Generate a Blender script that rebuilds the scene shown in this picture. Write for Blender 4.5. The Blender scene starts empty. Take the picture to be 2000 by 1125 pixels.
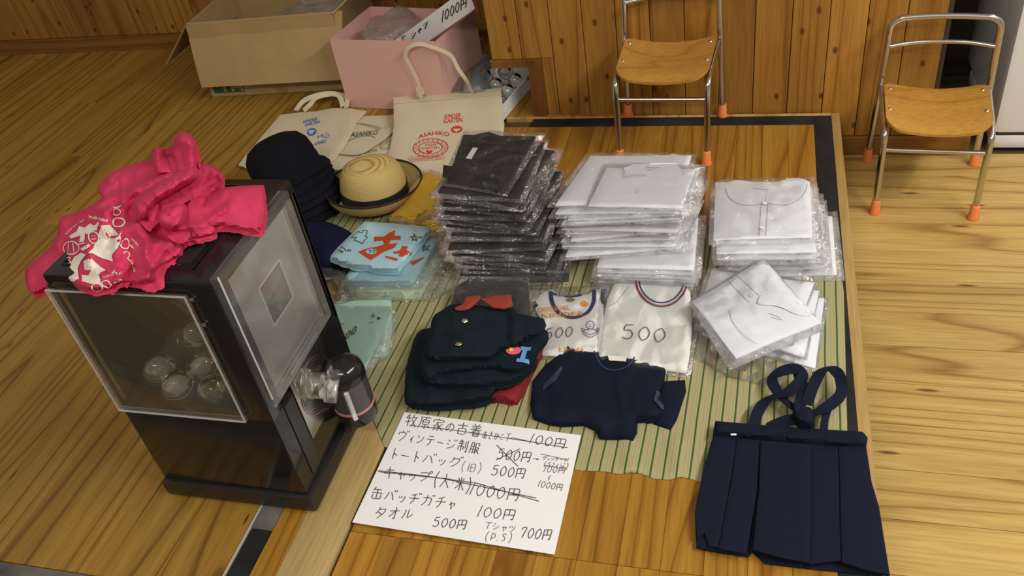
import bpy, bmesh, math, random
import numpy as np
from mathutils import Vector, Matrix, noise as mnoise
from mathutils.bvhtree import BVHTree
from mathutils.geometry import delaunay_2d_cdt
random.seed(7)
S = 1.4142            # the layout is written in units of 1.4142 m; every mesh is scaled to metres
# ------------------------------------------------------------------ camera, world, lights
R = np.array([[0.9628897747589976, 0.23147246738086583, -0.13879401467343816],
              [0.0409690587301718, -0.6336479524921642, -0.7725359593761646],
              [-0.26676734787323636, 0.7381807157783882, -0.6196163433622255]])
F = 1687.3; CZ = 0.99777
scene = bpy.context.scene; COL = scene.collection
cam = bpy.data.cameras.new('camera'); camo = bpy.data.objects.new('camera', cam); COL.objects.link(camo)
cam.sensor_width = 36; cam.lens = F*36/2000; cam.clip_start = .01
camo.matrix_world = Matrix(((R[0][0], -R[1][0], -R[2][0], 0), (R[0][1], -R[1][1], -R[2][1], 0), (R[0][2], -R[1][2], -R[2][2], CZ*S), (0, 0, 0, 1)))
scene.camera = camo
w = bpy.data.worlds.new('world'); scene.world = w; w.use_nodes = True
w.node_tree.nodes['Background'].inputs[0].default_value = (1.0, .90, .78, 1)
w.node_tree.nodes['Background'].inputs[1].default_value = .25
def area(name, loc, to, sx, sy, power, col):
    l = bpy.data.lights.new(name, 'AREA'); l.shape = 'RECTANGLE'; l.size = sx; l.size_y = sy; l.energy = power; l.color = col
    o = bpy.data.objects.new(name, l); COL.objects.link(o); o.location = loc
    o.rotation_euler = (Vector(to)-Vector(loc)).to_track_quat('-Z', 'Y').to_euler(); return o
for lx, ly, lp in ((1.55, .15, 34), (1.95, 1.15, 40), (2.35, 2.2, 16)):          # unseen key from the right, split into tubes to add glints
    area('key_fill_light', (lx, ly, 2.55), (lx-.75, ly+.35, 0), .9, .09, lp, (1, .965, .91))
area('key_fill_light', (-.5, -.9, 2.7), (-.7, 1.0, 0), 1.2, .12, 32, (1, .93, .82))  # fill light added from the front left, not a seen lamp
scene.view_settings.view_transform = 'Standard'; scene.view_settings.look = 'None'
scene.view_settings.gamma = 1; scene.view_settings.use_curve_mapping = False
scene.view_settings.exposure = 0.12
scene.cycles.transparent_max_bounces = 24

# ------------------------------------------------------------------ placing: a pixel of the 2000x1125 frame to a point at a height / on a plane
def ray(x, y): return R.T @ np.array([(x-1000)/F, (y-562.5)/F, 1.])
def at(x, y, z=0.):
    d = ray(x, y); t = (z-CZ)/d[2]; return Vector((d[0]*t, d[1]*t, z))
def aty(x, y, Y):
    d = ray(x, y); t = Y/d[1]; return Vector((d[0]*t, Y, CZ+d[2]*t))
def atx(x, y, X):
    d = ray(x, y); t = X/d[0]; return Vector((X, d[1]*t, CZ+d[2]*t))
def proj(p):
    v = R @ (np.array(p)-np.array([0, 0, CZ])); return F*v[0]/v[2]+1000, F*v[1]/v[2]+562.5

# ------------------------------------------------------------------ object helpers
GEO = {}
def thing(name, label, cat, loc=(0, 0, 0), group=None):
    o = bpy.data.objects.new(name, None); COL.objects.link(o); o.empty_display_size = .05
    o.location = Vector(loc)*S; o['label'] = label; o['category'] = cat
    if group: o['group'] = group
    return o
def org(o):
    v = Vector((0, 0, 0))
    while o is not None: v += o.location; o = o.parent
    return v/S
def mk(name, V, Fc, mat, parent=None, smooth=True, label=None, cat=None, group=None, kind=None, auto=None):
    V = [Vector(v) for v in V]
    if parent is not None: O = org(parent)
    else:
        xs = [v.x for v in V]; ys = [v.y for v in V]; zs = [v.z for v in V]
        O = Vector(((min(xs)+max(xs))/2, (min(ys)+max(ys))/2, min(zs)))
    me = bpy.data.meshes.new(name)
    me.from_pydata([tuple((v-O)*S) for v in V], [], [tuple(f) for f in Fc]); me.update()
    if isinstance(mat, (list, tuple)):
        for m in mat: me.materials.append(m)
    else: me.materials.append(mat)
    if smooth:
        me.polygons.foreach_set('use_smooth', [True]*len(me.polygons)); me.set_sharp_from_angle(angle=math.radians(auto or 48))
    o = bpy.data.objects.new(name, me); COL.objects.link(o)
    if parent is not None: o.parent = parent
    else: o.location = O*S
    if label: o['label'] = label
    if cat: o['category'] = cat
    if group: o['group'] = group
    if kind: o['kind'] = kind
    GEO[o] = (V, [tuple(f) for f in Fc])
    return o
class MB:
    def __init__(s): s.V = []; s.F = []
    def add(s, V, Fc):
        n = len(s.V); s.V += [Vector(v) for v in V]; s.F += [tuple(i+n for i in f) for f in Fc]; return s
    def bm(s, b):
        b.verts.ensure_lookup_table(); b.verts.index_update()
        s.add([v.co.copy() for v in b.verts], [[v.index for v in f.verts] for f in b.faces]); b.free(); return s
    def box(s, a, b, bev=0, M=None):
        a = Vector(a); b = Vector(b); m = bmesh.new(); bmesh.ops.create_cube(m, size=1)
        for v in m.verts: v.co = Vector(((v.co.x+.5)*(b.x-a.x)+a.x, (v.co.y+.5)*(b.y-a.y)+a.y, (v.co.z+.5)*(b.z-a.z)+a.z))
        if bev: bmesh.ops.bevel(m, geom=m.edges[:], offset=bev, segments=2, affect='EDGES', profile=.6)
        if M is not None: m.transform(M)
        return s.bm(m)
    def tube(s, pts, r, seg=10, closed=False, caps=True):
        pts = [Vector(p) for p in pts]; n = len(pts); V = []; Fc = []
        up = Vector((0, 0, 1)); prev = None
        for i, p in enumerate(pts):
            t = (pts[(i+1) % n]-pts[i-1]) if closed or 0 < i < n-1 else (pts[1]-pts[0] if i == 0 else pts[-1]-pts[-2])
            t.normalize()
            if prev is None:
                u = t.cross(up)
                if u.length < .1: u = t.cross(Vector((1, 0, 0)))
            else: u = prev-t*prev.dot(t)
            u.normalize(); prev = u; v = t.cross(u)
            rr = r[i] if isinstance(r, (list, tuple)) else r
            for k in range(seg):
                a = 2*math.pi*k/seg; V.append(p+(u*math.cos(a)+v*math.sin(a))*rr)
        m = n if closed else n-1
        for i in range(m):
            for k in range(seg):
                j = (i+1) % n; Fc.append((i*seg+k, i*seg+(k+1) % seg, j*seg+(k+1) % seg, j*seg+k))
        if caps and not closed:
            Fc.append(tuple(range(seg))[::-1]); Fc.append(tuple((n-1)*seg+k for k in range(seg)))
        return s.add(V, Fc)
    def lathe(s, prof, c, axis=(0, 0, 1), seg=40, fn=None):
        Q = Vector(axis).normalized().to_track_quat('Z', 'Y').to_matrix(); c = Vector(c); V = []; Fc = []
        for r, z in prof:
            for k in range(seg):
                a = 2*math.pi*k/seg; p = Vector((r*math.cos(a), r*math.sin(a), z))
                if fn: p = fn(p, a)
                V.append(c+Q@p)
        for i in range(len(prof)-1):
            for k in range(seg): Fc.append((i*seg+k, i*seg+(k+1) % seg, (i+1)*seg+(k+1) % seg, (i+1)*seg+k))
        if prof[0][0] > 1e-6: Fc.append(tuple(range(seg))[::-1])
        if prof[-1][0] > 1e-6: Fc.append(tuple((len(prof)-1)*seg+k for k in range(seg)))
        return s.add(V, Fc)
    def ribbon(s, pts, wd, nrm=None, th=.0012):
        """flat band with thickness; nrm = per point or single surface normal"""
        pts = [Vector(p) for p in pts]; n = len(pts); V = []; Fc = []
        for i, p in enumerate(pts):
            t = pts[min(i+1, n-1)]-pts[max(i-1, 0)]
            N = Vector(nrm[i] if isinstance(nrm, list) else (nrm or (0, 0, 1))).normalized()
            u = t.cross(N)
            if u.length < 1e-7: u = Vector((1, 0, 0))
            u.normalize(); ww = (wd[i] if isinstance(wd, list) else wd)/2
            V += [p-u*ww-N*th/2, p+u*ww-N*th/2, p+u*ww+N*th/2, p-u*ww+N*th/2]
        for i in range(n-1):
            a = i*4; b = a+4
            for k in range(4): Fc.append((a+k, a+(k+1) % 4, b+(k+1) % 4, b+k))
        Fc += [(3, 2, 1, 0), tuple((n-1)*4+k for k in range(4))]
        return s.add(V, Fc)
    def build(s, name, mat, parent=None, **k): return mk(name, s.V, s.F, mat, parent, **k)
def smoothpts(P, n=6, closed=False):
    P = [Vector(p) for p in P]; out = []; m = len(P)
    rng = range(m) if closed else range(m-1)
    for i in rng:
        a = P[(i-1) % m] if closed else P[max(i-1, 0)]; b = P[i]; c = P[(i+1) % m]; d = P[(i+2) % m] if closed else P[min(i+2, m-1)]
        for k in range(n):
            t = k/n; out.append(.5*((2*b)+(c-a)*t+(2*a-5*b+4*c-d)*t*t+(3*b-a-3*c+d)*t**3))
    if not closed: out.append(P[-1])
    return out
def densify(P, step, closed=True):
    out = []; n = len(P)
    for i in range(n if closed else n-1):
        a = np.array(P[i], float); b = np.array(P[(i+1) % n], float); L = np.hypot(*(b-a)); k = max(1, int(round(L/step)))
        for j in range(k): out.append(tuple(a+(b-a)*j/k))
    if not closed: out.append(tuple(P[-1]))
    return out
def poly_dist(pts, P):
    """signed: inside mask and distance to the polygon border"""
    pts = np.asarray(pts, float); P = np.asarray(P, float); Q = np.roll(P, -1, 0)
    ins = np.zeros(len(pts), bool); D = np.full(len(pts), 1e9)
    for (ax, ay), (bx, by) in zip(P, Q):
        c = ((ay > pts[:, 1]) != (by > pts[:, 1])) & (pts[:, 0] < (bx-ax)*(pts[:, 1]-ay)/(by-ay+1e-12)+ax); ins ^= c
        L2 = (bx-ax)**2+(by-ay)**2+1e-12
        t = np.clip(((pts[:, 0]-ax)*(bx-ax)+(pts[:, 1]-ay)*(by-ay))/L2, 0, 1)
        D = np.minimum(D, np.hypot(pts[:, 0]-ax-t*(bx-ax), pts[:, 1]-ay-t*(by-ay)))
    return ins, D
def seg_dist(pts, L):
    D = np.full(len(pts), 1e9)
    for (ax, ay), (bx, by) in zip(L[:-1], L[1:]):
        L2 = (bx-ax)**2+(by-ay)**2+1e-12
        t = np.clip(((pts[:, 0]-ax)*(bx-ax)+(pts[:, 1]-ay)*(by-ay))/L2, 0, 1)
        D = np.minimum(D, np.hypot(pts[:, 0]-ax-t*(bx-ax), pts[:, 1]-ay-t*(by-ay)))
    return D
def triang(poly, step):
    P = np.asarray(poly, float); lo = P.min(0); hi = P.max(0); pts = []
    y = lo[1]; r = 0
    while y < hi[1]:
        x = lo[0]+(step/2 if r % 2 else 0)
        while x < hi[0]: pts.append((x+random.uniform(-.15, .15)*step, y+random.uniform(-.15, .15)*step)); x += step
        y += step*.87; r += 1
    if pts:
        ins, D = poly_dist(pts, P); pts = [p for p, i, d in zip(pts, ins, D) if i and d > step*.45]
    n = len(poly); allp = [Vector(p) for p in poly]+[Vector(p) for p in pts]
    res = delaunay_2d_cdt(allp, [(i, (i+1) % n) for i in range(n)], [], 1, 1e-6)
    return [tuple(v) for v in res[0]], [tuple(f) for f in res[2]]
def patch(name, outline, mat, z=.01, th=None, zb=None, step=8, ctrl=None, ridges=(), noise=(0, 1), edge=.5, ew=None, smooth=False, crease=0, csc=None, on=None,
          parent=None, space='px', seed=0, **kw):
    """soft sheet with thickness: outline (px or world xy), top height z(+ctrl points, +ridges, +noise), underside th below or at zb"""
    if smooth: outline = [tuple(p[:2]) for p in smoothpts([Vector((a, b, 0)) for a, b in outline], 5, True)]
    poly = densify(outline, step); V2, Fc = triang(poly, step); A = np.array(V2)
    n0 = len(V2); _, D = poly_dist(A, poly)
    if ctrl:
        C = np.array(ctrl, float); cc = (C[:, None, 0]-C[None, :, 0])**2+(C[:, None, 1]-C[None, :, 1])**2+np.eye(len(C))*1e9; s2 = np.median(cc.min(1))*.2
        d2 = (A[:, None, 0]-C[None, :, 0])**2+(A[:, None, 1]-C[None, :, 1])**2+s2+1e-9
        W = 1/d2**1.3; Z = (W*C[None, :, 2]).sum(1)/W.sum(1)
    else: Z = np.full(n0, float(z))
    if on:
        hz = [hit(on[0], x_, y_)[0] for x_, y_ in A]; ok_ = [h.z for h in hz if h is not None]; mz = sum(ok_)/max(1, len(ok_))
        Z = np.array([(h.z if h is not None else mz)+on[1]+(th or .001) for h in hz])
    base = Z.copy()
    for rg in ridges:
        L, amp, wd = rg[:3]; d = seg_dist(A, L); Z = Z+amp*np.exp(-(d/wd)**2)
    if noise[0]:
        sc = noise[1]
        for i in range(n0):
            q = Vector((A[i, 0]*sc, A[i, 1]*sc, seed*7.3)); wv = mnoise.noise(q*.5+Vector((9, 3, 1)))*1.6
            Z[i] += noise[0]*(mnoise.noise(q+Vector((wv, -wv, 0)))+.5*mnoise.noise(q*2.3+Vector((0, wv*2, 5))))
    if crease:
        cs = csc or noise[1]
        for i in range(n0):
            q = Vector((A[i, 0]*cs, A[i, 1]*cs*.8, seed*3.1+20)); wv = mnoise.noise(q*.6)*1.5
            Z[i] += crease*((1-abs(mnoise.noise(q+Vector((wv, wv*.6, 0)))))**5-.25)
    t = th if th is not None else .01
    Z = base+(Z-base)*np.clip(.25+D/((ew or step*1.6)*1.6), 0, 1)
    ew = ew or step*1.6
    fall = np.clip(1-D/ew, 0, 1)**2
    hgt = t if zb is None else np.maximum(Z-zb, .001)
    Z = Z-fall*hgt*edge
    V = []; B = []
    for i in range(n0):
        p = at(A[i, 0], A[i, 1], Z[i]) if space == 'px' else Vector((A[i, 0], A[i, 1], Z[i]))
        V.append(p); B.append(Vector((p.x, p.y, (min(Z[i], base[i])-t+fall[i]*t*edge if zb is None else min(zb, Z[i]-.0004)))))
    # orient up
    FF = []
    for f in Fc:
        a, b, c = A[f[0]], A[f[1]], A[f[2]]
        s_ = (b[0]-a[0])*(c[1]-a[1])-(b[1]-a[1])*(c[0]-a[0])
        FF.append(f if (s_ > 0) == (space == 'w') else f[::-1])
    cnt = {}
    for f in FF:
        for k in range(len(f)):
            e = (f[k], f[(k+1) % len(f)]); cnt[e] = 1
    side = [(e[1], e[0], e[0]+n0, e[1]+n0) for e in cnt if (e[1], e[0]) not in cnt]
    top = MB(); top.add(V+B, FF+[tuple(i+n0 for i in f[::-1]) for f in FF]+side)
    o = top.build(name, mat, parent, **kw); GEO[o] = (V, FF)
    return o
# print and ink lie on a surface: the pixel's ray is followed to the mesh
def bvh(objs):
    V = []; Fc = []
    for o in (objs if isinstance(objs, (list, tuple)) else [objs]):
        v, f = GEO[o]; n = len(V); V += v; Fc += [tuple(i+n for i in g) for g in f]
    return BVHTree.FromPolygons(V, Fc)
CP = Vector((0, 0, CZ))
def hit(B, x, y):
    d = Vector(ray(x, y)).normalized(); h = B.ray_cast(CP, d)
    if h[0] is None: return None, None
    N = h[1] if h[1].dot(d) < 0 else -h[1]
    return h[0], N
def ink(name, strokes, B, mat, parent, wd=.0016, lift=.0006, step=4, **kw):
    if name in ('seam_or_outline', 'binding') and len(strokes) > 1:
        for st in strokes: ink(name, [st], B, mat, parent, wd, lift, step, **kw)
        return
    m = MB()
    for st in strokes:
        if len(st) < 2: continue
        run = []
        for p in densify(st, step, False):
            h, N = hit(B, *p)
            if h is None or (run and (h-run[-1][0]).length > .03):
                if len(run) > 1: m.ribbon([a+b*lift for a, b in run], wd, [b for a, b in run], .0003)
                run = [] if h is None else [(h, N)]
            else: run.append((h, N))
        if len(run) > 1: m.ribbon([a+b*lift for a, b in run], wd, [b for a, b in run], .0003)
    return m.build(name, mat, parent, smooth=False, **kw) if m.V else None
def fill(name, polys, B, mat, parent, lift=.0007, step=6, **kw):
    m = MB()
    for P in polys:
        V2, Fc = triang(densify(P, step), step); V = []
        ok = []
        for p in V2:
            h, N = hit(B, *p); V.append(h+N*lift if h is not None else Vector((0, 0, 0))); ok.append(h is not None)
        m.add(V, [f for f in Fc if all(ok[i] for i in f) and max((V[f[0]]-V[f[1]]).length, (V[f[1]]-V[f[2]]).length) < .03])
    return m.build(name, mat, parent, smooth=False, **kw)
def font2d(text, bold=False):
    c = bpy.data.curves.new('t', 'FONT'); c.body = text; c.size = 1; c.resolution_u = 2
    if bold: c.offset = .02
    o = bpy.data.objects.new('t', c); COL.objects.link(o); dg = bpy.context.evaluated_depsgraph_get()
    me = o.evaluated_get(dg).to_mesh(); V = [(v.co.x, v.co.y) for v in me.vertices]; Fc = [tuple(p.vertices) for p in me.polygons]
    o.evaluated_get(dg).to_mesh_clear(); bpy.data.objects.remove(o)
    return V, Fc
def fprint(name, text, fn, B, mat, parent, bold=False, lift=.0008, norm=True, **kw):
    V, Fc = font2d(text, bold)
    if not V: return
    x0 = min(v[0] for v in V); x1 = max(v[0] for v in V); P = []; ok = []
    for x, y in V:
        h, N = hit(B, *fn((x-x0)/(x1-x0) if norm else x, y/.7)); ok.append(h is not None); P.append(h+N*lift if h is not None else Vector((0, 0, 0)))
    return mk(name, P, [f for f in Fc if all(ok[i] for i in f)], mat, parent, smooth=False, **kw)
def seg_map(a, b, h):
    """text along a->b (pixels), letter height vector h"""
    return lambda u, v: (a[0]+(b[0]-a[0])*u+h[0]*v, a[1]+(b[1]-a[1])*u+h[1]*v)
def arc_map(c, rx, ry, a0, a1, h, tilt=0):
    def f(u, v):
        a = math.radians(a0+(a1-a0)*u); k = 1+h*v; x = math.cos(a)*rx*k; y = -math.sin(a)*ry*k
        t = math.radians(tilt); return c[0]+x*math.cos(t)-y*math.sin(t), c[1]+x*math.sin(t)+y*math.cos(t)
    return f

# ------------------------------------------------------------------ materials
class NT:
    def __init__(s, name):
        s.m = bpy.data.materials.new(name); s.m.use_nodes = True; s.t = s.m.node_tree; s.b = s.t.nodes['Principled BSDF']
    def n(s, typ, **k):
        x = s.t.nodes.new(typ)
        for a, v in k.items():
            if a.startswith('i_'): x.inputs[a[2:].replace('_', ' ')].default_value = v
            else: setattr(x, a, v)
        return x
    def l(s, a, ao, b, bi): s.t.links.new(a.outputs[ao], b.inputs[bi])
    def math(s, op, a, ao, val=None, b=None, bo=0):
        x = s.n('ShaderNodeMath', operation=op); s.l(a, ao, x, 0)
        if b is not None: s.l(b, bo, x, 1)
        elif val is not None: x.inputs[1].default_value = val
        return x
    def ramp(s, stops, interp='LINEAR'):
        r = s.n('ShaderNodeValToRGB'); r.color_ramp.interpolation = interp; e = r.color_ramp.elements
        while len(e) < len(stops): e.new(.5)
        for k, (p, c) in enumerate(stops): e[k].position = p; e[k].color = (*c, 1) if len(c) == 3 else c
        return r
def plain(name, col, rough=.6, metal=0, bump=0, bscale=300, spec=.5, sheen=0, var=0, **k):
    a = NT(name); a.b.inputs['Base Color'].default_value = (*col, 1); a.b.inputs['Roughness'].default_value = rough
    a.b.inputs['Metallic'].default_value = metal; a.b.inputs['Specular IOR Level'].default_value = spec
    if sheen: a.b.inputs['Sheen Weight'].default_value = sheen
    tc = a.n('ShaderNodeTexCoord')
    if bump:
        nz = a.n('ShaderNodeTexNoise', i_Scale=bscale, i_Detail=4); a.l(tc, 'Object', nz, 'Vector')
        bp = a.n('ShaderNodeBump', i_Strength=bump, i_Distance=.002); a.l(nz, 'Fac', bp, 'Height'); a.l(bp, 'Normal', a.b, 'Normal')
    if var:
        nz = a.n('ShaderNodeTexNoise', i_Scale=9, i_Detail=5); a.l(tc, 'Object', nz, 'Vector')
        rp = a.ramp([(.3, tuple(c*(1-var) for c in col)), (.7, tuple(min(1, c*(1+var)) for c in col))]); a.l(nz, 'Fac', rp, 'Fac'); a.l(rp, 'Color', a.b, 'Base Color')
    return a.m
def wood(name, light, mid, dark, axis='Y', rough=.35, knots=.0, ring=9, tint=.25, wsc=4.2, stretch=.055, coat=0, kl=4.5):
    a = NT(name); tc = a.n('ShaderNodeTexCoord'); oi = a.n('ShaderNodeObjectInfo')
    sh = a.n('ShaderNodeVectorMath', operation='SCALE'); sh.inputs[0].default_value = (31, 47, 13); a.l(oi, 'Random', sh, 'Scale')
    ad = a.n('ShaderNodeVectorMath', operation='ADD'); a.l(tc, 'Object', ad, 0); a.l(sh, 'Vector', ad, 1)
    def mp(sc):
        v = [1., 1., 1.]; v['XYZ'.index(axis)] = stretch; m = a.n('ShaderNodeMapping'); m.inputs['Scale'].default_value = [x*sc for x in v]; a.l(ad, 'Vector', m, 'Vector'); return m
    m1 = mp(wsc); nz = a.n('ShaderNodeTexNoise', i_Scale=1, i_Detail=1.2, i_Distortion=.25); a.l(m1, 'Vector', nz, 'Vector')
    r1 = a.math('MULTIPLY', nz, 'Fac', ring*2.2); r2 = a.math('FRACT', r1, 0)
    dk_ = tuple(.25*m_+.75*d_ for m_, d_ in zip(mid, dark)); rp = a.ramp([(0, mid), (.5, light), (.82, mid), (.94, dk_), (1, mid)]); a.l(r2, 0, rp, 'Fac')
    m2 = mp(150); n2 = a.n('ShaderNodeTexNoise', i_Scale=1, i_Detail=2); a.l(m2, 'Vector', n2, 'Vector')
    rp2 = a.ramp([(.35, (.82, .8, .78)), (.6, (1.04, 1.04, 1.04))]); a.l(n2, 'Fac', rp2, 'Fac')
    mx = a.n('ShaderNodeMixRGB', blend_type='MULTIPLY'); mx.inputs[0].default_value = .8; a.l(rp, 'Color', mx, 1); a.l(rp2, 'Color', mx, 2)
    last = mx
    # broad tone drift and per plank tint
    m3 = mp(2.2); n3 = a.n('ShaderNodeTexNoise', i_Scale=1, i_Detail=2); a.l(m3, 'Vector', n3, 'Vector')
    rv = a.math('MULTIPLY', oi, 'Random', tint); r3 = a.math('MULTIPLY', n3, 'Fac', .5); s3 = a.math('ADD', rv, 0, b=r3)
    s4 = a.math('ADD', s3, 0, .75-tint/2); hv = a.n('ShaderNodeHueSaturation'); a.l(s4, 0, hv, 'Value'); a.l(last, 'Color', hv, 'Color'); last = hv
    if knots:
        v = a.n('ShaderNodeTexVoronoi', voronoi_dimensions='2D', i_Scale=1, i_Randomness=1.); sx = a.n('ShaderNodeSeparateXYZ'); a.l(ad, 'Vector', sx, 'Vector'); cx = a.n('ShaderNodeCombineXYZ')
        u1 = a.math('MULTIPLY', sx, ('Y' if axis == 'X' else 'X'), 8.); u2 = a.math('MULTIPLY', sx, axis, kl); a.l(u1, 0, cx, 'X'); a.l(u2, 0, cx, 'Y'); a.l(cx, 'Vector', v, 'Vector')
        kr = a.ramp([(0, (1, 1, 1)), (knots*.55, (.75, .75, .75)), (knots, (0, 0, 0))]); a.l(v, 'Distance', kr, 'Fac')
        m5 = a.n('ShaderNodeMixRGB'); a.l(kr, 'Color', m5, 0); a.l(last, 'Color', m5, 1); m5.inputs[2].default_value = (dark[0]*.45, dark[1]*.35, dark[2]*.4, 1); last = m5
    a.l(last, 'Color', a.b, 'Base Color'); a.b.inputs['Roughness'].default_value = rough; a.b.inputs['Specular IOR Level'].default_value = .32
    a.b.inputs['Coat Weight'].default_value = coat; a.b.inputs['Coat Roughness'].default_value = .2
    bp = a.n('ShaderNodeBump', i_Strength=.12, i_Distance=.001); a.l(n2, 'Fac', bp, 'Height'); a.l(bp, 'Normal', a.b, 'Normal')
    return a.m
def film(name, haze=.05, tint=(1, 1, 1), bscale=35, bstr=.8, rough=.12, fac=.05, k=.42, crumple=False):
    a = NT(name); t = a.t; out = t.nodes['Material Output']; t.nodes.remove(a.b)
    tr = a.n('ShaderNodeBsdfTransparent'); tr.inputs[0].default_value = (*tint, 1)
    gl = a.n('ShaderNodeBsdfGlossy'); gl.inputs['Roughness'].default_value = rough; gl.inputs['Color'].default_value = (1, 1, 1, 1)
    df = a.n('ShaderNodeBsdfDiffuse'); df.inputs[0].default_value = (.9, .9, .88, 1)
    lw = a.n('ShaderNodeLayerWeight'); lw.inputs['Blend'].default_value = .35
    tc = a.n('ShaderNodeTexCoord'); nz = a.n('ShaderNodeTexNoise', i_Scale=bscale, i_Detail=3, i_Distortion=1.2); a.l(tc, 'Object', nz, 'Vector')
    hsrc, hout = nz, 'Fac'
    if crumple:
        mx = a.n('ShaderNodeMixRGB'); mx.inputs[0].default_value = .35; a.l(tc, 'Object', mx, 1); a.l(nz, 'Color', mx, 2)
        vo = a.n('ShaderNodeTexVoronoi', i_Scale=crumple); a.l(mx, 'Color', vo, 'Vector'); hsrc = a.math('MULTIPLY', vo, 'Distance', 1.3); hout = 0
    bp = a.n('ShaderNodeBump', i_Strength=bstr, i_Distance=.0035); a.l(hsrc, hout, bp, 'Height'); a.l(bp, 'Normal', gl, 'Normal'); pass
    f1 = a.math('MULTIPLY', lw, 'Fresnel', k); f2 = a.math('ADD', f1, 0, fac*.35)
    m1 = a.n('ShaderNodeMixShader'); m1.inputs[0].default_value = haze; a.l(tr, 0, m1, 1); a.l(df, 0, m1, 2)
    m2 = a.n('ShaderNodeMixShader'); a.l(f2, 0, m2, 0); a.l(m1, 0, m2, 1); a.l(gl, 0, m2, 2); a.l(m2, 0, out, 'Surface')
    return a.m
M = {}
M['floor'] = wood('floor_wood', (.40, .225, .042), (.33, .172, .028), (.12, .05, .007), 'Y', .38, ring=7, knots=.03, kl=1.5)
M['floorx'] = wood('floor_wood_light', (.55, .375, .12), (.475, .305, .088), (.24, .115, .022), 'X', .36, ring=7, knots=.05, tint=.16, kl=1.6)
M['plat'] = wood('platform_wood', (.40, .205, .030), (.33, .150, .018), (.17, .06, .006), 'Y', .3, ring=8, coat=.12)
M['beam'] = wood('pale_batten', (0.495, 0.360, 0.153), (0.450, 0.310, 0.117), (0.297, 0.180, 0.054), 'Y', .22, ring=3, coat=.5)
M['wall'] = wood('wall_cedar', (.37, .18, .034), (.32, .145, .024), (.17, .062, .008), 'Z', .42, ring=5, knots=.075, tint=.3, kl=5)
M['base'] = wood('baseboard_wood', (0.306, 0.145, 0.030), (0.255, 0.111, 0.021), (0.153, 0.060, 0.010), 'X', .4, ring=3)
M['pine'] = wood('pale_trim', (.50, .33, .12), (.44, .27, .08), (.3, .16, .04), 'Y', .4, ring=4)
M['brown'] = wood('brown_trim', (.20, .085, .02), (.16, .062, .014), (.09, .03, .006), 'Z', .35, ring=3)
M['shadewall'] = plain('recess_shade', (.045, .03, .02), .7, bump=.1)  # shade of recesses and gaps put into a dark base colour
M['strip'] = plain('black_strip', (.016, .016, .017), .75, spec=.25, bump=.5, bscale=500, var=.5)
M['stripworn'] = plain('worn_grey_strip', (.12, .112, .10), .9, spec=.15, bump=.8, bscale=260, var=.5)
M['metalstrip'] = plain('light_edge', (.42, .38, .3), .5, bump=.2)
M['white_app'] = plain('white_enamel', (.78, .78, .8), .3)
M['chrome'] = plain('chrome', (.62, .6, .57), .22, 1)
M['rubber'] = plain('orange_rubber', (.78, .20, .05), .55, bump=.05)
M['seat'] = wood('chair_plywood', (.50, .26, .05), (.46, .225, .04), (.34, .15, .022), 'X', .3, ring=1.5, coat=.3, tint=.05, wsc=7, stretch=.3)
M['screw'] = plain('screw_steel', (.6, .58, .52), .3, 1)
M['black'] = plain('black_plastic', (.012, .011, .011), .16, spec=.5)
M['blackm'] = plain('black_plastic_matte', (.02, .017, .015), .35)
M['pinkshirt'] = plain('pink_jersey', (.60, .048, .115), .9, bump=.25, bscale=900, spec=.15)
M['whiteprint'] = plain('white_print', (.80, .72, .62), .6)
M['navyfelt'] = plain('black_felt', (.006, .006, .010), .9, bump=.5, bscale=500, spec=.15)
M['navycap'] = plain('navy_cotton', (.010, .012, .045), .9, bump=.3, bscale=600, spec=.15)
M['navy'] = plain('navy_serge', (.006, .009, .022), .8, bump=.35, bscale=900, spec=.15)
M['navysatin'] = plain('navy_facing', (.022, .04, .085), .45, bump=.1)
M['jacket'] = plain('blue_green_serge', (.007, .014, .020), .82, bump=.35, bscale=900, spec=.15)
M['redcloth'] = plain('dark_red_jersey', (.22, .008, .012), .85, bump=.3, bscale=700)
M['collar'] = plain('red_brown_collar', (.28, .035, .018), .8, bump=.5, bscale=400)
M['brass'] = plain('brass', (.75, .6, .35), .25, 1)
M['blackcloth'] = plain('black_cotton', (.012, .010, .010), .7, bump=.3, bscale=400)
M['whitecloth'] = plain('white_cotton', (.84, .86, .91), .85, bump=.2, bscale=500)
M['whitecloth2'] = plain('white_cotton_lilac', (.74, .71, .75), .85, bump=.2, bscale=500)
M['jersey'] = plain('white_jersey', (.86, .86, .82), .85, bump=.3, bscale=900)
M['canvas'] = plain('unbleached_canvas', (0.703, 0.614, 0.431), .9, bump=.6, bscale=700)
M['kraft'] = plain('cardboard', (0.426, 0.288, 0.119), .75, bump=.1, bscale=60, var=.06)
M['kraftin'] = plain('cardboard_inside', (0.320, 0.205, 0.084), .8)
M['pinkbox'] = plain('pink_card', (0.736, 0.432, 0.378), .7, bump=.05, bscale=80)
M['whitecard'] = plain('white_card', (.88, .88, .86), .6)
M['paper'] = plain('white_paper', (.84, .83, .83), .7, bump=.05, bscale=40)
M['ink'] = plain('black_marker', (.02, .02, .02), .5)
M['marker'] = plain('thin_black_pen', (.045, .045, .045), .5)
M['inkg'] = plain('grey_marker', (.14, .14, .14), .5)
M['red'] = plain('red_print', (.66, .05, .025), .7)
M['blue'] = plain('blue_print', (.06, .16, .55), .7)
M['green'] = plain('green_print', (.08, .10, .06), .7)
M['boxgreen'] = plain('box_green', (.02, .09, .04), .7)
M['lblue'] = plain('pale_blue_towel', (.50, .76, .86), .9, bump=.5, bscale=500)
M['lgreen'] = plain('pale_green_towel', (.68, .82, .60), .9, bump=.5, bscale=500)
M['mint'] = plain('mint_towel', (.46, .68, .56), .9, bump=.5, bscale=500)
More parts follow.
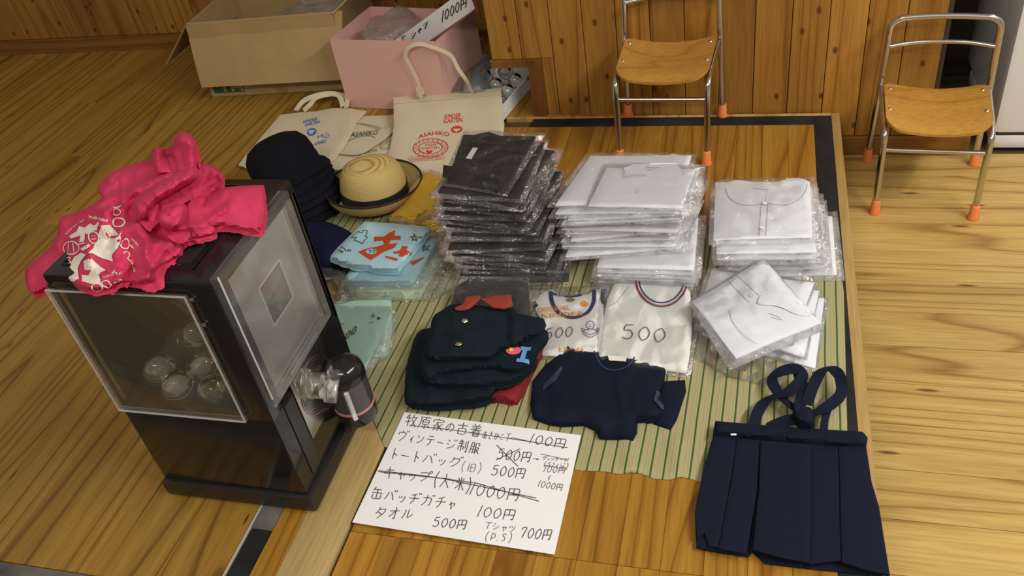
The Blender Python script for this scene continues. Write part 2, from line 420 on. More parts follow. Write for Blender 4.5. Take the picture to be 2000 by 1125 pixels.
M['orange'] = plain('orange_print', (.62, .09, .02), .7)
M['yellow'] = plain('yellow_cotton', (1.0, .64, .03), .8, bump=.3, bscale=500)
M['orangetext'] = plain('orange_text', (.78, .30, .03), .7)
M['trimnavy'] = plain('navy_binding', (.02, .03, .13), .8)
M['trimred'] = plain('dark_red_binding', (.25, .03, .06), .8)
M['pinkpatch'] = plain('pink_patch', (.75, .12, .18), .8)
M['lbluepatch'] = plain('light_blue_patch', (.13, .33, .65), .8)
M['film'] = film('clear_film', haze=.008, bscale=20, bstr=.9, rough=.10, crumple=38., k=.55, fac=.05)
M['film2'] = film('clear_film_crumpled', haze=.02, bscale=25, bstr=1.0, rough=.10, crumple=60., k=.7, fac=.14)
M['filmc'] = film('crumpled_film_pile', haze=.035, bscale=20, bstr=1.0, rough=.10, fac=.2, crumple=50., k=.7)
M['acrylic'] = film('clear_acrylic', haze=.012, bscale=6, bstr=.03, rough=.03, fac=.1, tint=(.93, .92, .88))
M['acrylicf'] = film('scuffed_acrylic', haze=.30, bscale=9, bstr=.15, rough=.15, fac=.3, tint=(.9, .9, .9))
M['acryliccover'] = film('clear_cover', haze=.05, bscale=9, bstr=.1, rough=.12, fac=.15, tint=(.94, .94, .93))
M['capsule'] = film('clear_capsule', haze=.14, bscale=10, bstr=.05, rough=.05, fac=.15, k=1.)
M['badge'] = plain('badge_face', (.8, .76, .7), .3)
M['gold'] = plain('gold_foil', (.75, .5, .12), .25, 1)
def straw_mat():
    a = NT('rush_mat'); tc = a.n('ShaderNodeTexCoord'); mp = a.n('ShaderNodeMapping'); mp.inputs['Rotation'].default_value = (0, 0, math.radians(1.5)); a.l(tc, 'Object', mp, 'Vector')
    sx = a.n('ShaderNodeSeparateXYZ'); a.l(mp, 'Vector', sx, 'Vector')
    P = .0183*S
    u = a.math('DIVIDE', sx, 'X', P); nz = a.n('ShaderNodeTexNoise', i_Scale=4, i_Detail=1); a.l(tc, 'Object', nz, 'Vector')
    n1 = a.math('MULTIPLY', nz, 'Fac', .25); u = a.math('ADD', u, 0, b=n1); fr = a.math('FRACT', u, 0)
    st = (.38, .34, .16); lt = (.46, .41, .22); gr = (.045, .12, .02); dk = (.16, .15, .05)
    r = a.ramp([(0, gr), (.09, gr), (.13, st), (.30, lt), (.34, (.36, .30, .15)), (.38, lt), (.52, st), (.56, (.33, .29, .13)), (.60, lt), (.82, st), (.93, lt), (.97, dk), (1, gr)]); a.l(fr, 0, r, 'Fac')
    # rush texture across and along
    w1 = a.n('ShaderNodeTexWave', bands_direction='X', i_Scale=S*260/S, i_Distortion=2., i_Detail=1); a.l(tc, 'Object', w1, 'Vector')
    w2 = a.n('ShaderNodeTexWave', bands_direction='Y', i_Scale=170, i_Distortion=1.5); a.l(tc, 'Object', w2, 'Vector')
    mm = a.math('MULTIPLY', w1, 'Fac', b=w2, bo='Fac'); rp = a.ramp([(0, (.78, .78, .74)), (.6, (1.05, 1.05, 1.05))]); a.l(mm, 0, rp, 'Fac')
    mx = a.n('ShaderNodeMixRGB', blend_type='MULTIPLY'); mx.inputs[0].default_value = .8; a.l(r, 'Color', mx, 1); a.l(rp, 'Color', mx, 2); a.l(mx, 'Color', a.b, 'Base Color')
    a.b.inputs['Roughness'].default_value = .6
    h = a.math('PINGPONG', fr, 0, .5); h2 = a.math('MINIMUM', h, 0, .12); h3 = a.math('MULTIPLY', h2, 0, 8.)
    h4 = a.math('MULTIPLY', mm, 0, .25); h5 = a.math('ADD', h3, 0, b=h4)
    bp = a.n('ShaderNodeBump', i_Strength=.6, i_Distance=.002); a.l(h5, 0, bp, 'Height'); a.l(bp, 'Normal', a.b, 'Normal'); return a.m
M['mat'] = straw_mat()
def straw_weave():
    a = NT('straw_braid'); tc = a.n('ShaderNodeTexCoord'); sx = a.n('ShaderNodeSeparateXYZ'); a.l(tc, 'Object', sx, 'Vector')
    w1 = a.n('ShaderNodeTexWave', bands_direction='Z', i_Scale=125, i_Distortion=.6, i_Detail=1); a.l(tc, 'Object', w1, 'Vector')
    r = a.ramp([(0, (.40, .26, .07)), (.4, (.60, .43, .15)), (1, (.68, .52, .21))]); a.l(w1, 'Fac', r, 'Fac'); a.l(r, 'Color', a.b, 'Base Color')
    bp = a.n('ShaderNodeBump', i_Strength=.5, i_Distance=.001); a.l(w1, 'Fac', bp, 'Height'); a.l(bp, 'Normal', a.b, 'Normal'); a.b.inputs['Roughness'].default_value = .55
    return a.m
M['straw'] = straw_weave()

# ------------------------------------------------------------------ the room
FL = -.11                                     # lower floor on the right; the raised floor is z = 0
def plank_set(prefix, parent, mat, boxes, sharekey=None, bev=.0006):
    cache = {}
    for (a, b) in boxes:
        a = Vector(a); b = Vector(b); d = b-a; key = (round(d.x, 4), round(d.y, 4), round(d.z, 4))
        if key not in cache:
            m = MB().box((-d.x/2, -d.y/2, -d.z/2), (d.x/2, d.y/2, d.z/2), bev)
            me = bpy.data.meshes.new(prefix); me.from_pydata([tuple(v*S) for v in m.V], [], m.F); me.materials.append(mat); cache[key] = me
        o = bpy.data.objects.new(prefix, cache[key]); COL.objects.link(o); o.parent = parent; o.location = ((a+b)/2-org(parent))*S
def struct(name, V, Fc, mat, **k): return mk(name, V, Fc, mat, smooth=False, kind='structure', **k)
def sbox(name, a, b, mat, bev=0):
    m = MB().box(a, b, bev); return struct(name, m.V, m.F, mat)
sub = plain('subfloor', (.08, .05, .02), .9)
fl = sbox('floor', (-3.2, -.9, FL-.06), (1.6, 2.6, FL-.0085), sub)
pl = []; y = .30-.0001
wy = .0925; y0 = 1.855-wy*18
for i in range(18):
    a = y0+i*wy; xs = [.0, 1.55] if i % 3 else [.0, .62+.1*((i*7) % 4), 1.55]
    for x0_, x1_ in zip(xs[:-1], xs[1:]): pl.append(((x0_+.0004, a+.0005, FL-.009), (x1_-.0004, a+wy-.0005, FL)))
plank_set('plank', fl, M['floorx'], pl)
# raised floor on the left with its planks running away from the camera
rf = sbox('floor_raised', (-3.1, .47, FL), (-.692, 2.37, -.0085), sub)
pl = []
for i in range(26):
    x1_ = -.694-i*.092; ys = [.512, 1.35+.31*((i*5) % 3), 2.345] if i % 2 else [.512, 2.345]
    for a, b in zip(ys[:-1], ys[1:]): pl.append(((x1_-.0915, a+.0004, -.009), (x1_, b-.0004, 0)))
plank_set('plank', rf, M['floor'], pl)
MB().box((-3.1, .462, -.012), (-.694, .511, .0004), .001).build('edge_strip', M['stripworn'], rf, label='worn grey strip')
# tatami-sized platform section with black border strips
pf = sbox('floor_platform', (-.692, .40, FL), (.1735, 1.8455, -.0085), sub)
pl = []
x = -.535
k = 0
while x < .118:
    x2 = min(x+.0545, .1185); ys = [.43, .6355, 1.795]
    for a, b in zip(ys[:-1], ys[1:]): pl.append(((x+.0002, a+.0004, -.009), (x2-.0002, b-.0004, 0)))
    x = x2; k += 1
plank_set('plank', pf, M['plat'], pl, bev=.0004)
plank_set('plank', pf, M['plat'], [((-.653, .43, -.009), (-.6145, 1.795, 0))])
plank_set('plank', pf, M['plat'], [((-.614, .86, -.009), (-.5355, 1.795, 0))])
MB().box((-.614, .43, -.009), (-.5405, .86, .0008), .0006).build('batten', M['beam'], pf, label='pale glossy batten')
MB().box((.119, .43, -.009), (.1555, 1.8345, .0004), .0006).build('border_strip', M['strip'], pf)
MB().box((-.53, 1.7955, -.009), (.1185, 1.8345, .0004), .0006).build('border_strip', M['strip'], pf)
MB().box((-.688, .62, -.009), (-.654, 1.79, .0004), .0006).build('border_strip', M['stripworn'], pf, label='worn grey strip')
MB().box((-.686, .43, -.009), (-.655, .619, .0006), .0006).build('border_strip', M['strip'], pf)
MB().box((-.692, .43, -.009), (-.6885, 1.79, .0012), .0006).build('edging', M['metalstrip'], pf)
MB().box((.156, .42, -.05), (.1735, 1.845, .0012), .001).build('edge_trim', M['pine'], pf)
MB().box((-.60, 1.835, -.05), (.1555, 1.8455, .0012), .001).build('edge_trim', M['pine'], pf)
# boarded walls
WY = 1.856
wb = sbox('wall_back', (-.619, WY+.013, .147), (.362, WY+.06, 1.3), sub)
pl = []
for i in range(13):
    x0_ = -.619+i*.0755; zb_ = .147 if x0_ < -.53 else (-.064 if x0_ > .1 else -.005)
    pl.append(((x0_+.0006, WY, zb_), (x0_+.0749, WY+.012, 1.3)))
pl.append(((-.4973, WY, -.005), (-.4686, WY+.012, .1465)))
plank_set('board', wb, M['wall'], pl, bev=.0022)
MB().box((-.497, WY+.0125, -.10), (.362, WY+.06, .147)).build('core', M['shadewall'], wb)
MB().box((.362, WY+.002, FL+.045), (.372, WY+.2, 1.3), .001).build('end_trim', M['shadewall'], wb)
sbox('baseboard_back', (.10, WY-.008, FL), (.452, WY+.012, -.065), M['base'], .0015)
sbox('trim_1', (-.619, WY-.008, .129), (-.4975, WY+.012, .1465), M['brown'], .001)
sbox('trim_2', (-.531, WY-.0078, 0), (-.4973, WY+.0122, .1288), M['brown'], .001)
sbox('wall_return', (-.619, WY+.0125, .147), (-.60, 2.345, 1.3), M['shadewall'])
wl = sbox('wall_left', (-3.2, 2.358, 0), (-.30, 2.40, 1.3), sub)
pl = []
for i in range(33):
    x1_ = -.60-i*.0765; pl.append(((x1_-.0759, 2.346, .0495), (x1_, 2.357, 1.3)))
plank_set('board', wl, M['wall'], pl, bev=.0022)
sbox('baseboard_left', (-3.2, 2.336, 0), (-.60, 2.357, .0492), M['base'], .0015)
sbox('wall_niche', (-.62, 2.1, 0), (-.30, 2.345, .5), M['shadewall'])
sbox('floor_niche', (-.691, 1.846, -.03), (-.31, 2.35, -.0006), M['plat'])
sbox('wall_recess', (.372, 2.25, FL), (1.4, 2.30, 1.3), M['shadewall'])
# refrigerator
t = thing('refrigerator', 'tall white refrigerator at the right behind the chair', 'refrigerator', (.74, 2.1, FL))
MB().box((.499, 1.868, FL+.042), (.99, 2.24, .95), .012).build('body', M['white_app'], t)
MB().box((.503, 1.872, FL+.003), (.985, 2.2, FL+.036), .006).build('kick_plate', M['white_app'], t)
MB().box((.508, 1.874, FL+.034), (.98, 2.2, FL+.045)).build('gap_line', M['shadewall'], t)  # dark filler standing in for the shaded gap above the kick plate
# ------------------------------------------------------------------ rush mat
front = [(751, 873), (860, 885), (990, 900), (1120, 917), (1137, 919), (1163, 919.5), (1184, 921), (1210, 926), (1232, 922), (1253, 925), (1277, 934.5), (1307, 937), (1328, 931), (1341, 933), (1366, 940), (1460, 950), (1560, 962), (1658, 975)]
out = front+[(1655, 842), (1648, 570), (1632, 455), (1380, 452), (1110, 458), (880, 430), (800, 400), (640, 400), (470, 440), (197, 753), (222, 758), (560, 782), (700, 795), (725, 809)]
matp = patch('rush_mat', out, M['mat'], z=.0028, th=.0022, step=11, noise=(.0006, .02), edge=.6, ew=5,
             ridges=[([(1232, 922), (1225, 860)], .004, 14), ([(1328, 931), (1318, 870)], .0045, 14), ([(748, 872), (724, 809)], .004, 8)],
             label='woven rush mat with green stripes spread under the clothes', cat='mat')
# ------------------------------------------------------------------ price list on a big sheet of paper
ps = patch('paper_sheet', [(790, 805), (1135, 850), (1083, 1083), (688, 1020)], M['paper'], z=.0058, th=.0006, step=22, noise=(.0008, .012), edge=0,
           ridges=[([(962, 828), (905, 1052)], .0012, 6)])
paper = thing('price_list', 'large white paper sheet with handwritten price list in front of the mat', 'sign', (-.39, .75, 0))
ps.parent = paper; ps.location -= paper.location; ps.name = 'sheet'
B = bvh(ps)
GL = {}
def gl(ch, s, wd=1.0): GL[ch] = ([[tuple(float(q) for q in p.split(',')) for p in st.split()] for st in s.split('|')], wd)
gl('0', '5,1 2,3 1,6 3,9.5 6,9 8.5,6 8,3 5.5,.8', .75); gl('1', '7,0 5,5 3,10', .5); gl('5', '3,1 2,4.5 6,4 8,6.5 7,9 4,10 1,9|3,1 8,.5', .8); gl('7', '1,3 2,1 8,1 6,5 4,10', .75)
gl('円', '1,1 1,10|1,1.5 9,1 9.5,5 9,9.5 7.5,9|5,1.2 5,5.5|1.2,6 9,5.5', 1.); gl('の', '5,3 4,6.5 2.5,8.5 1.2,6.5 3,3.6 6,2.8 8.6,4.5 8.4,7 6,9.3', .8)
gl('牧', '2,1 1,4|1,3.4 5,3|3,0 3,10|.5,7 5,5.6|7,0 5.6,4|6.4,2.6 10,2.2|9,2.4 7.5,7 5,10|6,4.4 8,7.5 10,10')
gl('原', '1,1 9.6,.8|2,1 1.8,6 .4,10|6,1.4 5,3|3.6,3 8.4,3 8.2,6.2 3.8,6.4 3.6,3|3.8,4.7 8.2,4.6|6,6.4 6,9.6 5,9|4,7.6 3,9|8,7.4 9.4,9')
gl('家', '5,0 5,1.4|1,3.4 1.2,1.6 9.2,1.4 8.6,3|3,3.4 8,3.2|5,3.6 3.2,5.4 1.2,6.6|4.2,4.6 6,6.5 5.8,9.6 4.4,9.4|5,5.8 1.4,8.4|5.8,7 1.6,10|9,4.4 6.6,6|6.4,6 8,8.4 10,9.6')
gl('古', '.6,3 9.4,2.6|5,0 5,5.4|2,5.6 2.2,10|2,5.6 8,5.4 7.8,9.6 2.2,9.8'); gl('着', '3,0 4,1.4|7.4,0 6,1.4|1,2 9,1.8|1.6,3.4 8.4,3.2|.4,4.8 9.8,4.5|5,1.6 4.6,4.8 1,8|3.4,5.8 3.4,10|3.4,5.8 8,5.6 7.8,10|3.4,7.2 8,7.1|3.4,8.6 8,8.5|3.4,10 7.8,9.9')
gl('あ', '1.4,3 8,2.6|4.6,1 4.6,6 5.6,9|7,4 5,8 2.6,9 2,7 4.4,5.2 7.6,5.4 8.6,7.2 6.6,9.6', .7); gl('さ', '1.6,3.4 8,2.4|4.4,1 6.8,6|3,6.4 3,8.6 7,9.4', .6)
gl('ひ', '1,3.2 4,2.6 2.6,5.4 2.6,8 5,9.2 7,7 7,3 9,6', .7); gl('こ', '2,3.4 7.4,3.2|2,8 4,9 8,8.8', .6); gl('T', '1,2 9.4,1.6|5.4,2 4.4,9.6', .75)
gl('ヴ', '4.4,.4 4.4,2|1.2,4.6 1.4,2.6 7.6,2.4 6.6,6 3,10|8.4,.2 9,1.4|9.8,0 10.4,1.2'); gl('ィ', '6.4,4 2,8|4.6,6 4.6,10', .6); gl('ン', '1.4,2.6 3.2,4.2|8.6,3 6,7 1.6,9.4', .8)
gl('テ', '2.4,1.6 7.4,1.4|.8,4.4 9.2,4|5.4,4.4 4.8,7.4 2.4,10', .9); gl('ー', '1,5.4 8.6,6', .8); gl('ジ', '2,2 3.6,3|1.2,5 3,6|2,9.4 6,8 8.6,5|7.6,1 8.2,2.4|9.4,.6 10,2')
gl('制', '2.4,0 1.4,3|2,1.8 5.4,1.6|.4,3.6 6,3.4|3.6,0 3.6,10|1.2,9 1.2,5.8 5.6,5.6 5.6,8.6|7.6,1 7.6,7|9.4,0 9.4,10 8.4,9.4'); gl('服', '1.6,1 1.4,7 .6,10|1.6,1 4,1 4,9.6 3.2,9|1.6,4 4,4|1.6,6.6 4,6.6|5.8,1 5.8,10|5.8,1 9,1 8.8,3.4|5.8,5 9,4.8 7.4,8 5.8,10|6.4,6 10,10')
gl('ト', '4,0 4,10|4,4.4 7.8,6.4', .7); gl('バ', '3.6,2.6 2.6,6 .8,9|5.6,2.6 7.2,5.6 8.4,9|8,.6 8.8,2|9.6,.2 10.4,1.6'); gl('ッ', '2,5 2.8,6.6|4.4,4.6 5,6.2|8,4.4 7,8 4.4,10', .8); gl('グ', '3.6,1 3,4 1,6.6|3.2,2.6 8,2.4 7,6 3,10|8.6,0 9.2,1.4|10,-.2 10.6,1')
gl('(', '6,-1 2.6,3 2.4,7 5.4,11.4', .55); gl(')', '3,-1 6.6,3 6.8,7 3.6,11.4', .55); gl('旧', '2,1 1.6,9.6|4.4,2 4.4,9.4|4.4,2 9,1.8 8.8,9.2 4.4,9.4|4.4,5.4 8.8,5.2', .9)
gl('キ', '2,3 8.4,2.4|1,6 9.4,5|4.4,0 5.8,10'); gl('ャ', '1.6,6 8.4,4.6 7.2,7|3.6,3.6 5.4,10', .7); gl('プ', '1,2.4 7.4,2.2 6.4,6 2.4,10|8.8,.2 10,1 9.2,2.4 7.8,1.4 8.8,.2'); gl('大', '1,3.6 9.4,3.2|5,0 4.8,4.4 1,10|5,4.4 9.6,9.6'); gl('米', '2.2,1 3.6,3|8,.8 6.6,2.8|.8,4.4 9.6,4.2|5.2,0 5.2,10|5,4.6 1,9|5.4,4.6 9.6,9.2'); gl('・', '4.6,5 5.4,5.8', .35)
gl('缶', '3,0 1.4,3|2.4,2 8.4,1.8|.6,4.8 9.6,4.6|5.2,2 5.2,9.4|2,6 2,9.6 8.6,9.4|8.6,5.8 8.6,9.6'); gl('チ', '7.4,.6 2.6,2.4|.8,5 9.4,4.6|5.4,1.8 5,6.6 2.6,10'); gl('ヂ', '7,1.2 2.6,2.8|.8,5.2 9,4.8|5.4,2.2 5,6.8 2.6,10|8.6,.2 9.2,1.4|10,0 10.6,1.2'); gl('ガ', '1.2,3.4 8,3 7.6,8.4 6,9.4|4.6,.8 4,6 1,10|8.6,.2 9.2,1.4|10,0 10.6,1.2')
gl('タ', '4,0 3,3.4 1,6|3.8,2.4 8.6,2 7,6.4 3,10|3,4.6 6.4,6.8'); gl('オ', '1,3.4 9,3|6,0 6,10 4.8,9.2|5.6,3.6 1.4,8.6'); gl('ル', '2.8,2 2.4,6 .8,9.6|5.6,1.6 5.4,9 9.4,5.8'); gl('シ', '2,1.6 3.4,2.8|1,4.6 2.6,5.8|1.6,9.4 5.4,7.6 8.4,4', .8); gl('ツ', '1.6,2.6 2.6,4.8|4.4,2 5.2,4.2|8.6,2 7,6.6 3.6,9.6', .8)
gl('D', '2,1 2,9.6|2,1 6.4,2 8,5 5.4,6.6 2,7', .75); gl('.', '2,9 2.6,9.8', .4); gl('S', '7.4,2 4,1 2,3 6.4,6 6,9 2,9.6', .75); gl('〜', '5,1 7,2.6 3.4,5 6.6,7 5,9.6', .5); gl('→', '1,5 7,5|6,3.4 8.4,5 6,6.8 5.6,5', .9); gl(' ', '', .5) if False else None
def write(text, a, b, h, lean=.28, T=None):
    """strokes of text from a to b (baseline) with letter height h, coordinates through T"""
    ws = [GL[c][1] if c != ' ' else .5 for c in text]; tot = sum(ws); pos = 0; out = []
    d = (b[0]-a[0], b[1]-a[1])
    for c, wv in zip(text, ws):
        if c != ' ':
            for st in GL[c][0]:
                pts = [Vector(((pos+(gx/10)*wv*.86)/tot, (10-gy)/10*h, 0)) for gx, gy in st]
                if len(pts) > 2: pts = smoothpts(pts, 3)
                q = [(a[0]+d[0]*p.x+lean*p.y, a[1]+d[1]*p.x-p.y) for p in pts]
                out.append([T(*p) for p in q] if T else q)
        pos += wv
    return out
T3 = lambda x, y: (670+x/3.629, 790+y/3.629)
st = []
for tx, a, b, h in (('牧原家の古着', (430, 150), (985, 235), 85), ('100円', (1310, 275), (1580, 318), 72), ('ヴィンテージ制服', (378, 255), (970, 355), 78),
                    ('500円', (1085, 385), (1330, 415), 78), ('500円', (1045, 500), (1290, 530), 76), ('100円', (940, 795), (1220, 825), 80), ('500円', (630, 865), (875, 890), 72),
                    ('缶バッヂガチャ', (190, 665), (800, 750), 82), ('タオル', (215, 805), (505, 812), 78), ('トートバッグ', (325, 385), (845, 452), 76), ('キャップ', (275, 520), (630, 555), 80),
                    ('(大・米)', (635, 575), (905, 628), 96), ('1000円', (885, 640), (1250, 690), 92), ('700円', (1250, 945), (1475, 965), 80)):
    st += write(tx, a, b, h, T=T3)
for s_ in ([(480, 150), (800, 185), (1310, 262), (1590, 308)], [(1090, 290), (1240, 440)], [(1255, 315), (1085, 395)], [(250, 470), (560, 505), (950, 560), (1390, 688)], [(250, 478), (700, 525), (1370, 665)]):
    st.append([T3(*p) for p in s_])
ink('writing', st, B, M['marker'], paper, wd=.0011, step=2.5, kind='stuff')
st = []
for tx, a, b, h in (('あさひこT', (980, 245), (1190, 262), 62), ('(旧)', (830, 470), (985, 490), 66), ('→', (1340, 400), (1400, 405), 30), ('100円', (1415, 480), (1575, 492), 50), ('〜', (1440, 540), (1475, 540), 40),
                    ('1000円', (1375, 585), (1555, 615), 50), ('Tシャツ', (1000, 880), (1225, 912), 55), ('(D.S)', (1000, 965), (1200, 975), 60), ('ヴィンテージ', (1410, 395), (1600, 408), 28), ('(Sサイズ)'.replace('イ', 'ィ').replace('ズ', 'ジ').replace('サ', 'さ'), (1420, 440), (1600, 452), 34)):
    st += write(tx, a, b, h, T=T3)
for s_ in ([(1400, 352), (1600, 395)], [(1425, 430), (1590, 462)], [(1190, 235), (1320, 262)]): st.append([T3(*p) for p in s_])
ink('writing', st, B, M['inkg'], paper, wd=.0009, step=2.5, kind='stuff', label='thin grey pen writing')

# ------------------------------------------------------------------ bagged shirts in stacks
def lerp(a, b, t): return [tuple(np.array(p)*(1-t)+np.array(q)*t) for p, q in zip(a, b)]
def grow(q, k):
    c = np.mean(np.array(q), 0); return [tuple(c+(np.array(p)-c)*(1+k/np.linalg.norm(np.array(p)-c))) for p in q]
def turn(q, ang, dx=0, dy=0):
    c = np.mean(np.array(q), 0); ca, sa = math.cos(ang), math.sin(ang)
    return [(c[0]+(p[0]-c[0])*ca-(p[1]-c[1])*sa+dx, c[1]+(p[0]-c[0])*sa+(p[1]-c[1])*ca+dy) for p in q]
def sp0(*p): return [tuple(v[:2]) for v in smoothpts([Vector((a_, b_, 0)) for a_, b_ in p], 5)]
ORD = ['topmost', 'second from the top', 'third from the top', 'fourth from the top', 'fifth from the top', 'sixth from the top', 'seventh from the top', 'eighth from the top', 'ninth from the top', 'tenth from the top',
       'eleventh from the top', 'twelfth from the top', 'thirteenth from the top', 'fourteenth from the top', 'fifteenth from the top', 'sixteenth from the top', 'seventeenth from the top', 'eighteenth from the top', 'nineteenth from the top', 'twentieth from the top', 'lowest but one', 'lowest']
def xy(quad, z): return [tuple(at(*p, z)[:2]) for p in quad]
def bagged(quad, z, th, mat, label, group, name='bagged_shirt', filmm='film', bagk=.012, seed=0, bagquad=None, noise=.0012, stepw=.016, cat='shirt', fold=True, sag=None):
    c = np.mean(np.array(quad), 0); t = thing(name, label, cat, (c[0], c[1], z), group)
    kw = dict(space='w')
    rid = []
    if fold:
        q = np.array(quad); rid = [([tuple(q[0]*.75+q[3]*.25), tuple(q[1]*.7+q[2]*.3)], .0012, .01)]
    ctrl = None
    if sag: ctrl = [(p[0], p[1], z+th*.78+s_) for p, s_ in zip(quad, sag)]+[(c[0], c[1], z+th*.78+sum(sag)/4)]
    o = patch('shirt_body', quad, mat, z=z+th*.78, th=th*.72, step=stepw, noise=(noise*.6, 28), edge=.6, ew=.006, ridges=rid, seed=seed, parent=t, ctrl=ctrl, **kw)
    bq = bagquad or turn(grow(quad, bagk), random.uniform(-.03, .03), random.uniform(-.004, .004), random.uniform(-.003, .003))
    bctrl = [(p[0], p[1], z+th*.95+s_) for p, s_ in zip(bq, sag or [0]*4)]+[(c[0], c[1], z+th*1.06+(sum(sag)/4 if sag else 0)+.0022)]
    b = patch('plastic_bag', bq, M[filmm], z=z+th*1.15+.0008, th=th*.95, step=.010, noise=(.0011, 45), edge=.7, ew=.008, seed=seed+5, parent=t, ctrl=bctrl, label='clear plastic bag', **kw)
    return t, o, b
# black stack
top = xy([(872, 352), (985, 372), (1047, 266), (905, 262)], .195); bot = [(-.528, 1.200), (-.345, 1.195), (-.345, 1.365), (-.53, 1.375)]
mid = [(-.560, 1.232), (-.385, 1.225), (-.375, 1.405), (-.545, 1.41)]
NB = 20; zt = .197
rs = random.Random(3)
for i in range(NB):
    k = (NB-1-i)/(NB-1)                 # 0 bottom, 1 top
    z = .004+k*(zt-.01); q = lerp(bot, mid, k/.55) if k < .55 else lerp(mid, [(-.556, 1.24), (-.405, 1.222), (-.392, 1.41), (-.545, 1.415)], (k-.55)/.45)
    q = turn(q, rs.uniform(-.15, .15), rs.uniform(-.010, .010), rs.uniform(-.008, .008))
    if i == 0: q = top
    lab = 'black shirt in clear bag, %s of the tall black stack' % ORD[i]
    t, o, b = bagged(q, z, .0085, M['blackcloth'], lab, 'bagged black shirts in the tall stack', seed=i, bagk=.016, sag=[-.003, 0, .001, 0] if i % 3 == 0 else [0, -.003, 0, -.001])
    if i == 0:
        Bt = bvh(o)
        m = patch('collar', [(930, 262), (955, 257), (985, 268), (1040, 266), (1020, 300), (975, 292), (930, 290), (912, 285)], M['blackcloth'], on=(Bt, .0006), th=.002, step=7, noise=(.001, .05), edge=.7, parent=t)
        patch('lower_fold', [(866, 322), (930, 332), (990, 348), (972, 372), (920, 362), (864, 345)], M['blackcloth'], on=(Bt, .0006), th=.002, step=7, noise=(.001, .05), edge=.7, parent=t)
        fill('size_label', [[(924, 290), (934, 291), (921, 313), (910, 311)]], Bt, M['whitecard'], t, lift=.0022, step=5)
patch('crumpled_bag', [(912, 535), (960, 528), (1085, 515), (1112, 512), (1100, 540), (1085, 556), (1010, 560), (960, 548)], M['film2'], z=.022, th=.020, step=8, noise=(.006, .05), ridges=[([(980, 530), (1090, 545)], .01, 8)],
      label='crumpled clear bag poking out below the tall black stack', cat='plastic bag')
# tall white stack
tW = xy([(1148, 397), (1330, 403), (1358, 330), (1185, 325)], .15)
wm = [(-.345, 1.262), (-.125, 1.262), (-.10, 1.42), (-.30, 1.43)]; wbm = [(-.270, 1.208), (-.098, 1.204), (-.098, 1.36), (-.26, 1.365)]
NW = 17
for i in range(NW):
    k = (NW-1-i)/(NW-1); z = .004+k*.140
    if k < .28: q = wbm; q = turn(q, rs.uniform(-.03, .03), rs.uniform(-.004, .004), rs.uniform(-.003, .004))
    else:
        q = lerp([(-.325, 1.235), (-.115, 1.262), (-.10, 1.40), (-.315, 1.385)], wm, (k-.28)/.6)
        if i > 0: q = turn([(p[0]*.965-.010, p[1]) for p in q], rs.uniform(-.08, .12), rs.uniform(-.012, .012), rs.uniform(-.008, .008))
    if i == 0: q = tW
    lab = 'white blouse in clear bag, %s of the tall white stack' % ORD[i]
    t, o, b = bagged(q, z, .0075, M['whitecloth' if (k < .3 or k > .75 or i % 3) else 'whitecloth2'], lab, 'bagged white blouses in the tall white stack', seed=40+i, bagk=.014,
                     bagquad=xy([(1140, 403), (1350, 410), (1380, 320), (1180, 315)], .15) if i == 0 else None, sag=[0, .002, 0, -.002] if i % 2 else [-.002, 0, .003, 0])
    if i == 0:
        Bt = bvh(o)
        patch('collar', [(1218, 328), (1240, 320), (1320, 318), (1335, 338), (1325, 348), (1270, 346), (1222, 342)], M['whitecloth'], on=(Bt, .0003), th=.0009, step=7, noise=(.0005, .05), edge=.6, parent=t)
        ink('seam_or_outline', [[(1218, 330), (1218, 350), (1240, 345), (1262, 346)], [(1333, 336), (1337, 345)], [(1260, 331), (1288, 331)], [(1264, 335), (1282, 334)]], Bt, M['inkg'], t, wd=.0006, lift=.004)
        ink('button', [[(1245+4*math.cos(a_), 374+3*math.sin(a_)) for a_ in [k_*.7 for k_ in range(10)]]], Bt, M['badge'], t, wd=.0011, lift=.0015)
